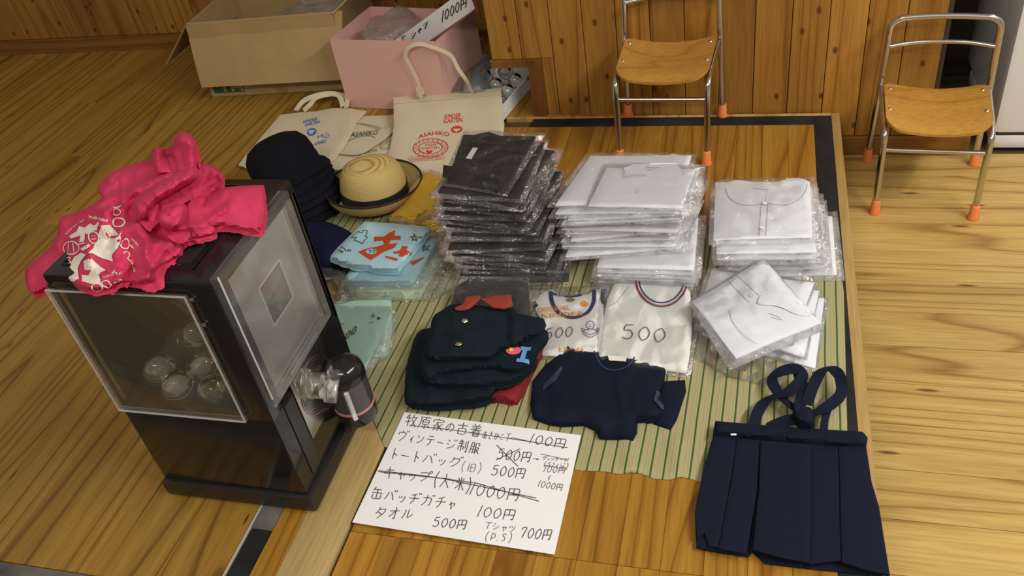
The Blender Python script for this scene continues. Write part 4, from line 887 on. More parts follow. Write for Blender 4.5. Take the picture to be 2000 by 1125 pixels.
patch('bag_film', [(890, 125), (950, 98), (955, 120), (948, 175), (880, 182), (886, 150)], M['film2'], z=.062, th=.03, step=7, noise=(.007, .06), parent=t)

# ------------------------------------------------------------------ tote bags
def handle(pts, t, wd=.012, name='handle', n=None):
    P3 = smoothpts(pts, 6); N = []
    for i in range(len(P3)):
        d_ = (P3[min(i+1, len(P3)-1)]-P3[max(i-1, 0)]).normalized(); N.append(n or Vector((0, -.7, .7)))
    return MB().ribbon(P3, wd, N, .0018).build(name, M['canvas'], t)
def oval(cx, cy, rx, ry, tilt=0, n=36, a0=0, a1=360):
    t_ = math.radians(tilt); o_ = []
    for k in range(n+1):
        a = math.radians(a0+(a1-a0)*k/n); x, y = rx*math.cos(a), ry*math.sin(a); o_.append((cx+x*math.cos(t_)-y*math.sin(t_), cy+x*math.sin(t_)+y*math.cos(t_)))
    return o_
t = thing('tote_bag', 'cream canvas tote bag with green print lying between the two others', 'bag', at(710, 280)[:2]+(0,), 'printed canvas tote bags')
o = patch('bag_body', [(690, 228), (735, 226), (775, 224), (780, 320), (760, 345), (700, 335), (655, 331), (636, 325), (640, 300)], M['canvas'], z=.007, th=.0055, step=9, noise=(.0015, .03), edge=.6, parent=t)
B = bvh(o)
fprint('lettering', 'ASAHIKO', seg_map((684, 268), (737, 263), (3, -9)), B, M['green'], t, bold=True)
ink('print_line', [oval(706, 275, 28, 9, -10, a0=190, a1=340), oval(706, 278, 30, 10, -10, a0=190, a1=340)], B, M['green'], t, wd=.001, kind='stuff')
fprint('lettering', 'KINDERGARTEN', seg_map((690, 305), (736, 296), (1, -5)), B, M['green'], t)
ink('print_line', [oval(754, 283, 13, 9, -20), oval(754, 283, 10, 6, -20), [(748, 285), (754, 279), (760, 284)]], B, M['green'], t, wd=.001, kind='stuff')
handle([at(698, 238, .012), at(725, 242, .016), at(748, 248, .018)], t, .008, n=Vector((0, 0, 1)))
handle([at(768, 250, .012), at(745, 270, .016), at(722, 285, .018), at(700, 297, .016), at(668, 296, .012)], t, .022, n=Vector((0, 0, 1)))
t = thing('tote_bag', 'cream canvas tote bag with blue print at the left, partly under the hats', 'bag', at(600, 280)[:2]+(0,), 'printed canvas tote bags')
o = patch('bag_body', [(547, 224), (590, 219), (620, 217), (650, 211), (680, 211), (716, 217), (705, 228), (697, 238), (688, 258), (679, 275), (670, 290), (657, 307), (633, 323), (600, 350), (530, 345), (466, 322), (478, 305), (500, 280), (525, 250)], M['canvas'],
          z=.014, th=.006, step=9, noise=(.002, .018), edge=.6, parent=t, seed=3, ridges=[([(690, 245), (640, 322)], .004, 10)])
B = bvh(o)
handle([at(578, 216, .014), at(590, 200, .022), at(608, 190, .032), at(640, 183, .034), at(662, 187, .03), at(670, 208, .014)], t, .014)
handle([at(593, 216, .016), at(606, 204, .03), at(620, 190, .036), at(650, 184, .03), at(676, 190, .026), at(677, 210, .014)], t, .013)
fprint('lettering', 'KINDER', seg_map((592, 241), (620, 235), (1.5, -6)), B, M['blue'], t, bold=True)
fprint('lettering', 'GARTEN', seg_map((595, 247), (624, 241), (1.5, -6)), B, M['blue'], t, bold=True)
fill('bird_emblem', [oval(609, 258, 9.5, 7.5, -20)[:-1]], B, M['blue'], t, step=4)
fill('bird_cutout', [[(602, 257), (608, 255), (616, 255), (612, 259), (610, 263), (606, 262)]], B, M['canvas'], t, lift=.0014, step=4)
ink('handwriting', [[(619, 270), (623, 264), (622, 270)], [(625, 268), (629, 262), (632, 271)], [(626, 266), (633, 265)], [(633, 262), (642, 258)], [(634, 268), (640, 262), (643, 266), (638, 270), (634, 267)]], B, M['blue'], t, wd=.0018, kind='stuff')
fprint('lettering', 'ASAHIKO', seg_map((613, 285), (637, 279), (1.5, -7)), B, M['blue'], t, bold=True)
t = thing('tote_bag', 'cream canvas tote bag with red print propped against the pink box', 'bag', at(860, 300)[:2]+(0,), 'printed canvas tote bags')
zc = [(768, 190, .050), (978, 172, .050), (860, 182, .052), (770, 240, .035), (984, 240, .035), (762, 290, .02), (860, 300, .018), (970, 320, .016), (753, 326, .012), (860, 350, .010), (780, 350, .01)]
o = patch('bag_body', [(768, 190), (830, 184), (900, 179), (978, 171), (981, 200), (985, 245), (978, 300), (960, 350), (880, 352), (800, 345), (753, 326), (757, 308), (763, 285), (769, 250), (769, 215)], M['canvas'],
          th=.006, ctrl=zc, step=9, noise=(.0016, .02), edge=.6, parent=t, seed=5)
ink('hem_seam', [[(770, 203), (830, 198), (900, 193), (980, 185)]], bvh(o), M['canvas'], t, wd=.0025, lift=.0012)
B = bvh(o)
def onpink(x, y): return aty(x, y, 1.868) if False else aty(x, y, 1.862)
handle([at(822, 190, .053), onpink(817, 160), onpink(802, 130), onpink(792, 108), onpink(800, 92), onpink(820, 86), onpink(850, 94), onpink(880, 108), onpink(900, 128)-Vector((0, .02, 0)), onpink(915, 150)-Vector((0, .02, 0)), at(922, 182, .054)], t, .0095, n=Vector((-.1, -1, .45)))
MB().ribbon([at(817, 158, .075), at(822, 186, .056)], .021, Vector((0, -.6, .8)), .002).build('handle_base', M['canvas'], t)
fprint('lettering', 'ASAHIKO', lambda u, v: (817+61*u, 272-5.5*math.sin(u*math.pi)-5*u+0-7.5*v), B, M['red'], t, bold=True)
ink('emblem_ring', [oval(841, 289, 34, 18, -3)], B, M['red'], t, wd=.0026, step=3); ink('emblem_ring', [oval(841, 289, 23, 11.5, -3)], B, M['red'], t, wd=.0026, step=3)
ink('emblem_ornament', [oval(841+28.5*math.cos(a), 289+14.8*math.sin(a), 2.6, 1.5, 40*k, 8) for k, a in enumerate([i*2*math.pi/18 for i in range(18)])], B, M['red'], t, wd=.0009, step=2, kind='stuff')
fill('heart', [[(838, 301), (832, 297), (833, 293.5), (836, 293.5), (838.5, 296), (841, 293.5), (844.5, 294), (844, 297.5)]], B, M['red'], t, step=3)
fprint('lettering', 'KINDER', seg_map((831, 286), (853, 285), (0, -5)), B, M['red'], t); fprint('lettering', 'GARTEN', seg_map((823, 292), (858, 290.5), (0, -4)), B, M['red'], t)
fprint('lettering', 'KINDERGARTEN', seg_map((803, 314), (862, 310), (0, -4.5)), B, M['red'], t); ink('banner', [[(797, 311), (802, 307), (866, 303), (867, 311), (804, 316), (797, 311)]], B, M['red'], t, wd=.0011, step=3)
fprint('lettering', 'KINDER', seg_map((868, 232), (900, 229), (1, -8)), B, M['red'], t, bold=True); fprint('lettering', 'GARTEN', seg_map((866, 241), (903, 238), (1, -8)), B, M['red'], t, bold=True)
fill('bird_emblem', [oval(892, 253, 11.3, 7, -5)[:-1]], B, M['red'], t, step=4)
fill('bird_cutout', [[(884, 253), (890, 252), (894, 252), (901, 252), (896, 256), (891, 259), (888, 256)]], B, M['canvas'], t, lift=.0014, step=4)
# ------------------------------------------------------------------ hats
hc = Vector((-.966, 1.428, 0)); HN = 6
for i in range(HN):
    k = HN-1-i; zb_ = .006+k*.0135; ax = Vector((-.10-.035*k, .02+.02*k, 1)); c = hc+Vector((-.0045*k, .004*k, zb_))
    prof = [(.094, -.002), (.095, .001), (.090, .009), (.081, .014), (.0765, .022), (.076, .045), (.072, .066), (.060, .083), (.040, .092), (.018, .095), (0, .0955)]
    inner = [(.092, -.0015), (.079, .013), (.0745, .022), (.074, .045), (.070, .064), (.058, .081), (.038, .090), (0, .0935)]
    t = thing('felt_hat', 'black felt school hat, %s of the nested hat stack' % ORD[i], 'hat', c, 'nested black felt hats')
    wob = lambda p, a, k=k: Vector((p.x, p.y, p.z+(.004*math.sin(2*a+k)+.003*math.sin(3*a+2*k))*max(0, (math.hypot(p.x, p.y)-.076)/.024)))
    MB().lathe(prof[::-1]+inner, c, ax, 48, wob).build('hat_body', M['navyfelt'], t)
    MB().lathe([(.0775, .018), (.0782, .020), (.0777, .030), (.0768, .032)], c, ax, 48).build('hat_band', plain('black_grosgrain', (.007, .007, .010), .85, spec=.15) if i == 0 else bpy.data.materials['black_grosgrain'], t)
def straw_hat():
    c = at(734, 384, .012); ax = Vector((.04, .05, 1)); t = thing('straw_hat', 'natural straw hat with upturned brim and wide dark ribbon', 'hat', c)
    MB().lathe([(0, .086), (.02, .0855), (.043, .083), (.059, .075), (.067, .062), (.071, .045), (.073, .028), (.074, .006), (.072, .006), (.068, .045), (.057, .072), (.02, .082), (0, .0825)], c, ax, 56).build('crown', M['straw'], t)
    br = [(.072, .004), (.084, .0035), (.094, .009), (.101, .020), (.106, .035), (.1075, .0355), (.1025, .019), (.095, .007), (.085, .0005), (.072, .001), (.072, .004)]
    MB().lathe(br, c, ax, 56).build('brim', M['straw'], t)
    MB().lathe([(.0745, .006), (.0757, .007), (.0745, .030), (.0732, .031)], c, ax, 56).build('ribbon', plain('dark_ribbon', (.008, .007, .012), .6, bump=.2), t)
    Q = ax.normalized().to_track_quat('Z', 'Y').to_matrix()
    MB().tube([c+Q@Vector((.1067*math.cos(a), .1067*math.sin(a), .0355)) for a in [k*2*math.pi/56 for k in range(56)]], .0024, 8, closed=True).build('rim_binding', plain('dark_binding', (.02, .008, .010), .6), t)
straw_hat()
for nm, ol, z, lab, sd in (('lower', [(760, 430), (790, 420), (840, 400), (876, 398), (872, 420), (858, 441), (800, 447)], .022, 'yellow cloth hat in a clear bag, lower of the two beside the straw hat', 1),
                           ('upper', [(765, 421), (790, 398), (805, 365), (820, 345), (835, 337), (852, 342), (868, 352), (858, 364), (856, 372), (873, 382), (869, 400), (850, 412), (828, 420), (812, 433), (798, 434), (782, 427)], .045, 'yellow cloth hat in a clear bag beside the straw hat, upper one', 2)):
    t = thing('yellow_hat', lab, 'hat', at(820, 400)[:2]+(z-.018,), 'bagged yellow hats')
    o = patch('hat_body', ol, M['yellow'], z=z, th=.018, step=7, noise=(.003, .03), edge=.8, parent=t, seed=sd, smooth=True)
    edge_pts = sp((776, 424), (798, 432), (812, 431), (828, 418), (850, 410), (868, 398)) if sd == 2 else sp((770, 430), (800, 443), (850, 438), (870, 415))
    ink('rim_binding', [edge_pts], bvh(o), M['jersey'], t, wd=.0028, lift=.002)
    patch('plastic_bag', [(p[0]+(p[0]-820)*.12, p[1]+(p[1]-392)*.12) for p in ol], M['film'], z=z+.003, th=.018, step=7, noise=(.004, .05), edge=.8, parent=t, seed=sd+3, smooth=True, label='clear plastic bag')
t = thing('navy_cap', 'navy cotton cap lying between the black hats and the towels', 'cap', at(640, 470)[:2]+(0,))
patch('cap_body', [(575, 440), (600, 428), (635, 432), (670, 445), (688, 460), (680, 490), (670, 520), (620, 530), (600, 490)], M['navycap'], z=.04, th=.036, step=8, noise=(.003, .02), edge=.9, ew=30, parent=t, smooth=True, ridges=[([(630, 432), (640, 520)], .004, 8)])
# ------------------------------------------------------------------ towels
t = thing('mint_towel', 'mint green towel in a clear bag, lower of two beside the vending machine', 'towel', at(700, 640)[:2]+(0,), 'mint towels')
patch('towel_body', [(640, 590), (700, 586), (764, 581), (766, 640), (757, 694), (732, 698), (690, 690), (640, 650)], M['mint'], z=.009, th=.006, step=9, noise=(.001, .02), parent=t)
t = thing('mint_towel', 'mint green towel in a clear bag marked with a handwritten 500', 'towel', at(690, 660)[:2]+(0,), 'mint towels')
o = patch('towel_body', [(600, 600), (643, 600), (700, 602), (762, 603), (765, 614), (745, 655), (725, 696), (709, 725), (670, 700), (620, 660)], M['mint'], z=.017, th=.007, step=9, noise=(.0012, .02), parent=t, seed=2, ridges=[([(765, 616), (722, 690)], .003, 5)])
patch('plastic_bag', [(598, 596), (765, 598), (776, 612), (762, 690), (735, 708), (711, 730), (660, 705)], M['film'], z=.020, th=.009, step=9, noise=(.002, .03), parent=t, label='clear plastic bag')
B = bvh(o); ink('writing', write('500', (660, 676), (697, 650), 18, lean=.3), B, M['ink'], t, wd=.0016, lift=.002, step=2, kind='stuff')
fill('print_dot', [oval(740, 623, 2.6, 2.6)[:-1]], B, M['trimnavy'], t, lift=.002, step=3); ink('print_mark', [[(724, 620), (730, 614), (728, 622), (733, 618)], [(722, 632), (730, 630)]], B, M['inkg'], t, wd=.0014, lift=.002, kind='stuff'); ink('print_line', [[(655, 633), (672, 634)]], B, M['orange'], t, wd=.0012, lift=.002)
t = thing('bagged_trinkets', 'crumpled clear bag with gold foil pieces beside the vending machine', 'plastic bag', at(650, 560)[:2]+(0,))
patch('gold_foil', [(625, 548), (650, 545), (660, 560), (655, 590), (628, 586)], M['gold'], z=.018, th=.012, step=5, noise=(.006, .09), parent=t)
patch('bag_film', [(600, 520), (640, 518), (672, 530), (690, 545), (695, 580), (660, 592), (620, 592), (600, 570)], M['film2'], z=.032, th=.028, step=6, noise=(.007, .07), edge=.8, parent=t, smooth=True)
def towel(ol, z, th, mat, lab, seed, bag=None, prints=False):
    t = thing('folded_towel', lab, 'towel', at(760, 500)[:2]+(z-th,), 'folded printed towels')
    o = patch('towel_body', ol, M[mat], z=z, th=th, step=8, noise=(.0012, .02), edge=.85, ew=9, parent=t, seed=seed)
    patch('fold_layer', [(p[0], p[1]+2) for p in ol], M[mat], z=z-th*.55, th=th*.4, step=10, noise=(0, 1), edge=.8, ew=7, parent=t) if False else None
    if bag: patch('plastic_bag', bag, M['film'], z=z+.003, th=th, step=8, noise=(.003, .04), edge=.8, parent=t, seed=seed+3, label='clear plastic bag')
    return t, o
towel([(684, 556), (750, 550), (800, 500), (868, 486), (866, 500), (845, 540), (822, 578), (800, 581), (689, 577), (681, 569)], .017, .014, 'lgreen', 'pale green folded towel in a clear bag, lowest of the three towels', 4, [(684, 556), (860, 470), (905, 480), (885, 560), (850, 585), (690, 585)])
t, o = towel([(672, 545), (683, 528), (760, 500), (800, 465), (857, 466), (856, 480), (832, 515), (806, 553), (790, 556), (674, 553)], .033, .014, 'lblue', 'pale blue folded towel in a clear bag, middle of the three towels', 5, [(668, 550), (800, 450), (880, 455), (875, 500), (825, 560), (680, 562)])
B = bvh(o); ink('star_print', [[(824, 478), (838, 490), (820, 483), (840, 481), (826, 492), (830, 476)]], B, M['green'], t, wd=.0016, lift=.001); fill('red_print', [[(800, 512), (828, 502), (826, 507), (806, 519)]], B, M['orange'], t)
t, o = towel([(711, 433), (770, 436), (838, 443), (841, 452), (822, 480), (800, 505), (779, 530), (764, 532), (703, 527), (643, 509), (643, 499), (675, 468)], .052, .017, 'lblue', 'pale blue towel printed with red cross shapes, tree and star, topmost towel', 6)
B = bvh(o); K6 = lambda L_: [(560+x/3.629, 420+y/3.629) for x, y in L_]
for P_ in ([(620, 155), (690, 155), (730, 125), (770, 108), (762, 148), (808, 148), (808, 175), (735, 180), (725, 207), (790, 200), (760, 235), (690, 262), (595, 322), (505, 262), (560, 240), (640, 225), (690, 208), (682, 182), (620, 188)], [(755, 262), (805, 250), (818, 222), (858, 224), (850, 252), (885, 265), (880, 285), (842, 282), (820, 298), (792, 292), (800, 275), (758, 275)], [(700, 290), (790, 310), (780, 328), (698, 303)]):
    fill('red_shape', [K6(P_)], B, M['orange'], t, step=4)
fill('print_oval', [K6(oval(600, 262, 38, 20)[:-1])], B, M['lblue'], t, lift=.0013, step=4)
ink('print_curl', [K6([(575, 258), (590, 250), (600, 265), (585, 275)]), K6([(605, 255), (620, 250), (628, 262), (612, 275)])], B, M['green'], t, wd=.0018, lift=.002, kind='stuff')
ink('tree_print', [K6([(500, 160), (460, 160), (505, 118), (535, 130), (545, 108), (570, 112), (568, 140), (555, 150), (573, 160), (552, 180), (540, 205), (495, 185), (478, 182), (492, 160)])], B, M['green'], t, wd=.0016, lift=.001, step=2)
ink('star_print', [K6([(905, 135), (925, 190), (875, 155), (962, 158), (890, 185), (905, 135)])], B, M['green'], t, wd=.0016, lift=.001, step=2)
ink('figure_print', [K6([(385, 222), (410, 240), (420, 258), (440, 245)]), K6([(362, 245), (385, 255), (400, 262), (390, 275)]), K6([(375, 265), (398, 262)]), K6(oval(446, 252, 9, 7))], B, M['green'], t, wd=.0014, lift=.001, step=2, kind='stuff')

# ------------------------------------------------------------------ capsule vending machine
t = thing('capsule_machine', 'black capsule vending machine with clear windows at the left front', 'vending machine', (-.725, .765, 0))
x0, x1, y0_, y1 = -.845, -.604, .662, .884; ZT = .432
MB().box((x0-.006, y0_-.006, .003), (x1+.008, y1+.006, .034), .007).build('base', M['blackm'], t)
MB().box((x0+.002, y0_+.002, .03), (x1-.002, y1-.002, .044)).build('plinth_groove', M['black'], t)
MB().box((x0, y0_, .038), (x1, y1, .196), .004).build('lower_body', M['black'], t)
MB().box((x0, y0_, .408), (x1, y1, ZT), .006).build('top_lid', M['black'], t)
MB().box((x0+.03, y0_+.03, ZT-.004), (x1-.045, y1-.03, ZT+.003), .002).build('top_panel', M['blackm'], t)
MB().tube([(x0+.02, y0_+.02, ZT), (x1-.035, y0_+.02, ZT), (x1-.035, y1-.02, ZT), (x0+.02, y1-.02, ZT)], .0022, 6, closed=True).build('top_rib', M['black'], t)
for a, b in (((x1-.042, y0_), (x1, y0_+.030)), ((x1-.012, y1-.012), (x1, y1)), ((x0, y1-.012), (x0+.012, y1)), ((x0, y0_), (x0+.006, y0_+.006))):
    MB().box((a[0], a[1], .19), (b[0], b[1], .415), .002).build('corner_post', M['black'], t)
MB().box((x0, y1-.008, .19), (x1, y1-.003, .415)).build('back_panel', M['blackm'], t)
MB().box((x0+.004, y0_+.004, .192), (x1-.004, y1-.004, .200)).build('hopper_floor', M['blackm'], t)
MB().box((x0+.001, y0_-.005, .192), (x1-.038, y0_-.001, .412), .0015).build('side_window', M['acrylic'], t)
m = MB()
fr = [(x0+.0015, y0_-.0058, .1935), (x1-.040, y0_-.0058, .1935), (x1-.040, y0_-.0058, .411), (x0+.0015, y0_-.0058, .411)]
m.tube(fr, .0018, 6, closed=True).build('window_edge', M['acrylicf'], t)
MB().box((x0-.0035, y0_+.006, .192), (x0, y1-.012, .412), .001).build('side_window', M['acrylic'], t)
MB().box((x0+.0065, y0_+.010, .20), (x0+.0085, y1-.009, .41)).build('inner_wall', M['blackm'], t)
for zz in (.395, .405):
    MB().lathe([(.003, 0), (.003, .002), (0, .0025)], (x1-.034, y0_-.001, zz-.03*(zz < .4)), (0, -1, 0), 10).build('screw', M['screw'], t)
# front: scuffed clear cover standing proud of the body with a display card behind
MB().box((x1-.002, y0_+.002, .218), (x1+.012, .852, .434), .002).build('front_window', M['acryliccover'], t)
MB().box((x1+.001, y0_+.012, .222), (x1+.0025, y0_+.014, .428)).build('window_rib', M['whitecard'], t)
g = lambda y, z: Vector((x1-.004, y, z))
card = plain('translucent_display_card', (.40, .385, .35), .35, var=.25)
Cq = [g(y0_+.012, .222), g(.848, .222), g(.848, .428), g(y0_+.012, .428)]; Hq = [g(.742, .292), g(.802, .292), g(.802, .356), g(.742, .356)]
mk('display_card', Cq+Hq, [(i, (i+1) % 4, (i+1) % 4+4, i+4) for i in range(4)], card, t, smooth=False)
m = MB(); m.tube(Hq, .0012, 6, closed=True).build('card_window_edge', M['whitecard'], t)
MB().box((x1-.012, .742, .322), (x1-.010, .802, .356)).build('card_window_flap', plain('grey_tint', (.10, .10, .10), .3), t)
# coin plate, dial and handle
MB().box((x1, .716, .096), (x1+.004, .815, .216), .001).build('coin_plate', plain('brushed_steel', (.45, .44, .4), .25, 1), t)
for k in range(6): MB().lathe([(.043-.0045*k, .0), (.043-.0045*k, .0016), (.0405-.0045*k, .0016), (.0405-.0045*k, 0)], (x1+.0038, .765, .156), (1, 0, 0), 40).build('dial_ring', M['chrome'], t)
MB().lathe([(.020, 0), (.020, .016), (.016, .019), (0, .019)], (x1+.004, .765, .158), (1, 0, 0), 28).build('dial_hub', M['chrome'], t)
MB().box((-.004, -.024, -.0045), (.014, .024, .0045), .002, Matrix.Translation((x1+.026, .765, .158)) @ Matrix.Rotation(.7, 4, 'X')).build('turn_handle', M['acryliccover'], t)
MB().box((x1+.004, .724, .172), (x1+.018, .752, .205), .002).build('coin_slot', M['acryliccover'], t)
MB().box((x1+.0042, .775, .112), (x1+.0052, .800, .132)).build('coin_sticker', plain('dark_red_label', (.28, .02, .03), .4), t)
MB().box((x1-.001, .690, .05), (x1+.002, .715, .19)).build('front_trim', M['blackm'], t)
cx_, cy_ = x1+.031, .803
MB().lathe([(.0, .0), (.029, 0), (.031, .004), (.031, .026), (.0, .026)], (cx_, cy_, .058), (0, 0, 1), 32).build('chute_base', M['black'], t)
MB().lathe([(.0305, .084), (.0315, .0845), (.0315, .088), (.0305, .0885)], (cx_, cy_, 0), (0, 0, 1), 32).build('chute_ring', plain('pink_ring', (.55, .2, .17), .3), t)
MB().lathe([(.0305, .088), (.0305, .140), (.0292, .140), (.0292, .088)], (cx_, cy_, 0), (0, 0, 1), 32).build('chute_tube', plain('smoked_tube', (.06, .055, .055), .12), t)
MB().lathe([(.0312, .140), (.0312, .150), (.029, .160), (.022, .168), (.010, .174), (0, .1745)], (cx_, cy_, 0), (0, 0, 1), 32).build('chute_cap', M['black'], t)
for dy in (-.030, -.012):
    MB().tube([(cx_+.016, cy_+dy-.004, .086), (cx_+.016, cy_+dy-.004, .140)], .004, 8).build('chute_rib', M['acrylicf'], t)
MB().box((x1, cy_-.02, .07), (cx_, cy_+.02, .15), .002).build('chute_mount', M['black'], t)
# capsules seen through the side window
for (px_, py_, Y_), bd, lab in (((310, 716, .705), None, 'clear capsule leftmost in the vending machine'), ((345, 750, .695), 'badge', 'clear capsule with a badge, in front in the vending machine'), ((380, 648, .76), None, 'clear capsule highest in the vending machine'),
                                ((392, 715, .735), 'badge', 'clear capsule behind the front one in the vending machine'), ((418, 762, .70), 'gold', 'clear capsule with a gold badge in the vending machine'), ((452, 755, .72), None, 'clear capsule behind the corner post of the vending machine'),
                                ((440, 690, .77), None, 'clear capsule deep inside the vending machine')):
    capsule(aty(px_, py_, Y_), .0225, lab, 'capsules inside the vending machine', bd)
for (px_, py_, X_), bd, lab in (((545, 640, x1-.035), None, 'clear capsule behind the front cover of the vending machine'), ((565, 590, x1-.04), None, 'clear capsule behind the small card window')):
    capsule(atx(px_, py_, X_), .0215, lab, 'capsules inside the vending machine', bd)
# ------------------------------------------------------------------ pink T-shirt heaped on the machine
t = thing('t_shirt', 'bright pink T-shirt with white print heaped on top of the vending machine', 'shirt', (-.74, .76, ZT))
zc = [(55, 545, .395), (100, 500, .41), (130, 430, .435), (75, 570, .39), (150, 562, .428), (200, 565, .436), (260, 552, .436), (300, 540, .436), (180, 480, .462), (220, 440, .475), (200, 380, .462), (240, 335, .468), (300, 310, .485), (350, 330, .50), (300, 400, .488), (260, 480, .466),
      (350, 440, .462), (430, 345, .462), (410, 400, .455), (420, 440, .440), (340, 500, .440), (390, 320, .475)]
body = [(50, 548), (50, 527), (65, 512), (98, 482), (112, 455), (118, 425), (150, 415), (182, 398), (198, 385), (190, 368), (212, 342), (240, 326), (296, 312), (330, 300), (384, 318), (412, 322), (438, 345), (432, 365), (405, 395), (423, 446), (415, 460), (360, 474), (357, 495), (338, 510), (312, 525), (302, 548), (275, 556), (236, 552), (215, 564), (180, 568), (152, 562), (131, 548), (100, 560), (70, 575), (56, 567)]
rg = [([(190, 395), (260, 375), (330, 345)], .010, 10), ([(205, 415), (240, 400), (262, 372)], .008, 7), ([(225, 400), (222, 440), (214, 480)], -.005, 7), ([(240, 400), (236, 450), (225, 500)], .004, 8), ([(262, 440), (285, 470), (290, 520)], .009, 10), ([(275, 430), (300, 455), (345, 470)], -.009, 8),
      ([(320, 430), (350, 445), (400, 440)], .008, 8), ([(340, 470), (310, 500), (290, 540)], .008, 9), ([(330, 380), (380, 372), (425, 350)], -.009, 8), ([(385, 330), (390, 365), (365, 400)], .009, 10), ([(300, 520), (280, 545)], .005, 8), ([(120, 450), (180, 440), (215, 420)], .004, 10), ([(60, 535), (100, 510), (120, 480)], .004, 14), ([(250, 480), (262, 520), (250, 550)], -.005, 7)]
o = patch('shirt_body', body, M['pinkshirt'], th=.012, ctrl=zc, ridges=rg, step=5, noise=(.002, .03), edge=.9, ew=8, smooth=True, parent=t, seed=8, crease=.006, csc=.02)
roll = patch('rolled_fabric', [(262, 418), (255, 400), (262, 385), (300, 358), (340, 335), (378, 322), (388, 335), (386, 350), (350, 372), (310, 398), (285, 425), (272, 432)], M['pinkshirt'], th=.028, step=5, noise=(.002, .03), edge=1.0, ew=16, crease=.005, csc=.03, smooth=True, parent=t, ctrl=[(265, 410, .495), (380, 335, .515), (320, 370, .512)])
bun = patch('bunched_fabric', [(300, 420), (312, 400), (345, 388), (368, 395), (367, 425), (352, 448), (330, 452), (305, 438)], M['pinkshirt'], z=.488, th=.03, step=5, noise=(.003, .035), edge=1.0, ew=18, crease=.006, csc=.03, smooth=True, parent=t)
neck = patch('neck_fold', [(296, 318), (296, 298), (304, 287), (325, 290), (338, 285), (342, 268), (352, 259), (370, 261), (384, 280), (388, 312), (380, 340), (340, 345), (305, 345)], M['pinkshirt'], ctrl=[(300, 300, .50), (310, 290, .505), (350, 262, .53), (380, 275, .53), (385, 310, .51), (340, 340, .50), (325, 305, .488), (335, 315, .484), (310, 335, .505)],
             th=.03, step=5, noise=(.002, .03), edge=.9, ew=14, smooth=True, parent=t, ridges=[([(322, 296), (338, 312), (340, 330)], -.014, 5), ([(305, 292), (302, 330)], .006, 6), ([(342, 290), (345, 320)], .006, 6), ([(378, 270), (384, 305)], -.006, 6)])
slv = patch('sleeve', [(395, 385), (430, 366), (470, 363), (515, 361), (518, 380), (521, 410), (518, 440), (505, 454), (480, 450), (430, 441), (395, 450), (370, 440)], M['pinkshirt'], ctrl=[(395, 400, .455), (515, 365, .452), (518, 440, .447), (430, 440, .445), (450, 400, .462), (505, 452, .444)],
            th=.013, step=6, noise=(.001, .03), edge=.7, ew=7, crease=.003, csc=.02, parent=t, ridges=[([(385, 445), (430, 415), (450, 400)], .006, 7), ([(504, 362), (508, 400), (503, 450)], -.0012, 2)])
rol2 = patch('hem_roll', [(360, 474), (366, 462), (410, 442), (422, 445), (420, 456), (380, 470)], M['pinkshirt'], z=.445, th=.012, step=5, edge=.9, parent=t, smooth=True)
B = bvh([o, roll, bun]); K4 = lambda L_: [(x/3.125, 240+y/3.125) for x, y in L_]; K8 = lambda L_: [(x/2.8125, 300+y/2.8125) for x, y in L_]
W_ = M['whiteprint']
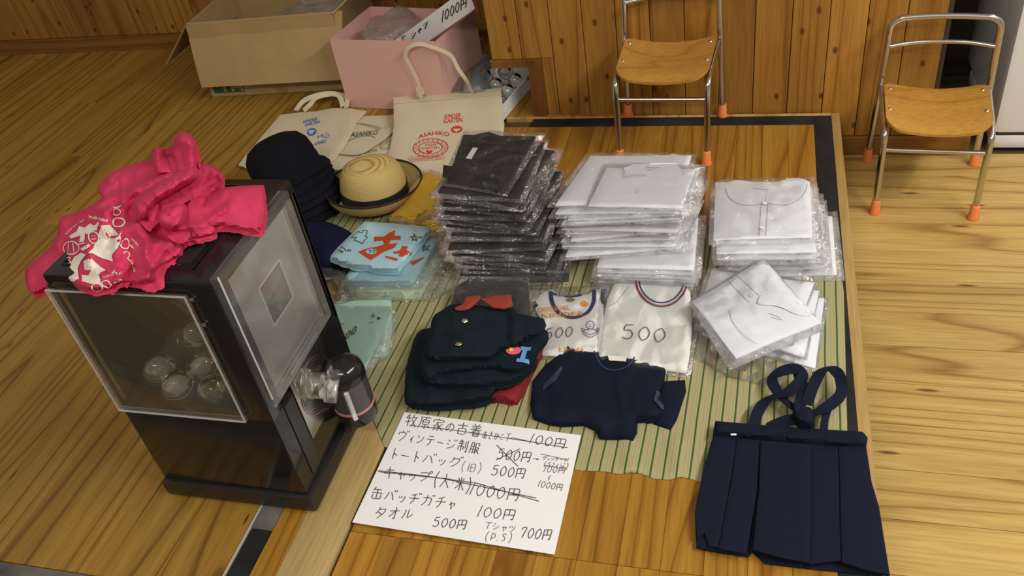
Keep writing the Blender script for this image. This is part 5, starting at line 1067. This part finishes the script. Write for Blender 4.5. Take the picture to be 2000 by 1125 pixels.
for P_ in ([(395, 600), (415, 568), (450, 545), (478, 555), (450, 590), (432, 630), (435, 690), (412, 702), (378, 695), (385, 640)], [(465, 590), (500, 575), (530, 600), (585, 645), (548, 660), (560, 720), (500, 720), (455, 705), (452, 668), (490, 672), (505, 640), (470, 640)],
           [(490, 545), (540, 480), (580, 455), (630, 470), (655, 455), (670, 430), (650, 520), (620, 560), (625, 595), (600, 585), (560, 575), (520, 555)], [(445, 525), (488, 500), (495, 510), (465, 535)],
           [(560, 400), (600, 395), (640, 425), (655, 450), (600, 460), (540, 470), (550, 430)], [(425, 430), (440, 400), (470, 410), (500, 385), (520, 395), (545, 380), (540, 420), (510, 430), (490, 450), (470, 440), (465, 485), (440, 490), (445, 455), (395, 470), (385, 455)]):
    fill('white_shape', [K8(P_)], B, W_, t, step=4, lift=.0012)
fprint('lettering', 'individu', lambda u, v: (K4([(545+110*u, 585+22*u-22*v)])[0]), B, W_, t, bold=True, lift=.0012)
fprint('lettering', 'view as', lambda u, v: (K4([(405+115*u, 690-90*u-8*math.sin(u*3)-18*v)])[0]), B, W_, t, lift=.0012)
fprint('lettering', 'individuals', lambda u, v: (K4([(310+60*u-22*v, 1010-130*u-10*v)])[0]), B, W_, t, lift=.0012)
fprint('lettering', 'cher', lambda u, v: (K4([(805+42*u+8*v, 712+50*u-18*v)])[0]), B, W_, t, lift=.0012)
fprint('lettering', 'love', lambda u, v: (K4([(795+28*u+18*v, 848+65*u-10*v)])[0]), B, W_, t, lift=.0012)
fprint('lettering', 'of', lambda u, v: (K4([(680+26*u, 918-20*v)])[0]), B, W_, t, bold=True, lift=.0012)
fprint('lettering', 'CONSTITU', lambda u, v: (K4([(634+122*u, 948-22*u-18*v)])[0]), B, W_, t, lift=.0012)
fprint('lettering', 'AS', lambda u, v: (K4([(370+70*u, 850+10*u-38*v)])[0]), B, W_, t, bold=True, lift=.0012)
ink('doodle_print', [K4(oval(440, 765, 48, 38)), K4([(425, 735), (420, 790)]), K4([(450, 735), (458, 792)]), K4([(480, 745), (520, 735)]), K4(oval(575, 705, 32, 36)), K4([(560, 715), (590, 712)]), K4([(565, 695), (566, 697)]), K4([(582, 693), (583, 695)]), K4(oval(715, 545, 26, 22)), K4(oval(725, 610, 36, 26)),
                   K4([(690, 520), (740, 512)]), K4(oval(765, 740, 30, 32)), K4([(790, 740), (820, 765)]), K4([(755, 800), (770, 790), (790, 800), (775, 830), (795, 850)]), K4([(390, 905), (410, 940), (400, 975), (430, 960)]), K4(oval(595, 1005, 32, 18)), K4(oval(650, 985, 24, 18)), K4([(690, 975), (745, 955)])],
    B, W_, t, wd=.0016, lift=.0012, step=2, kind='stuff')
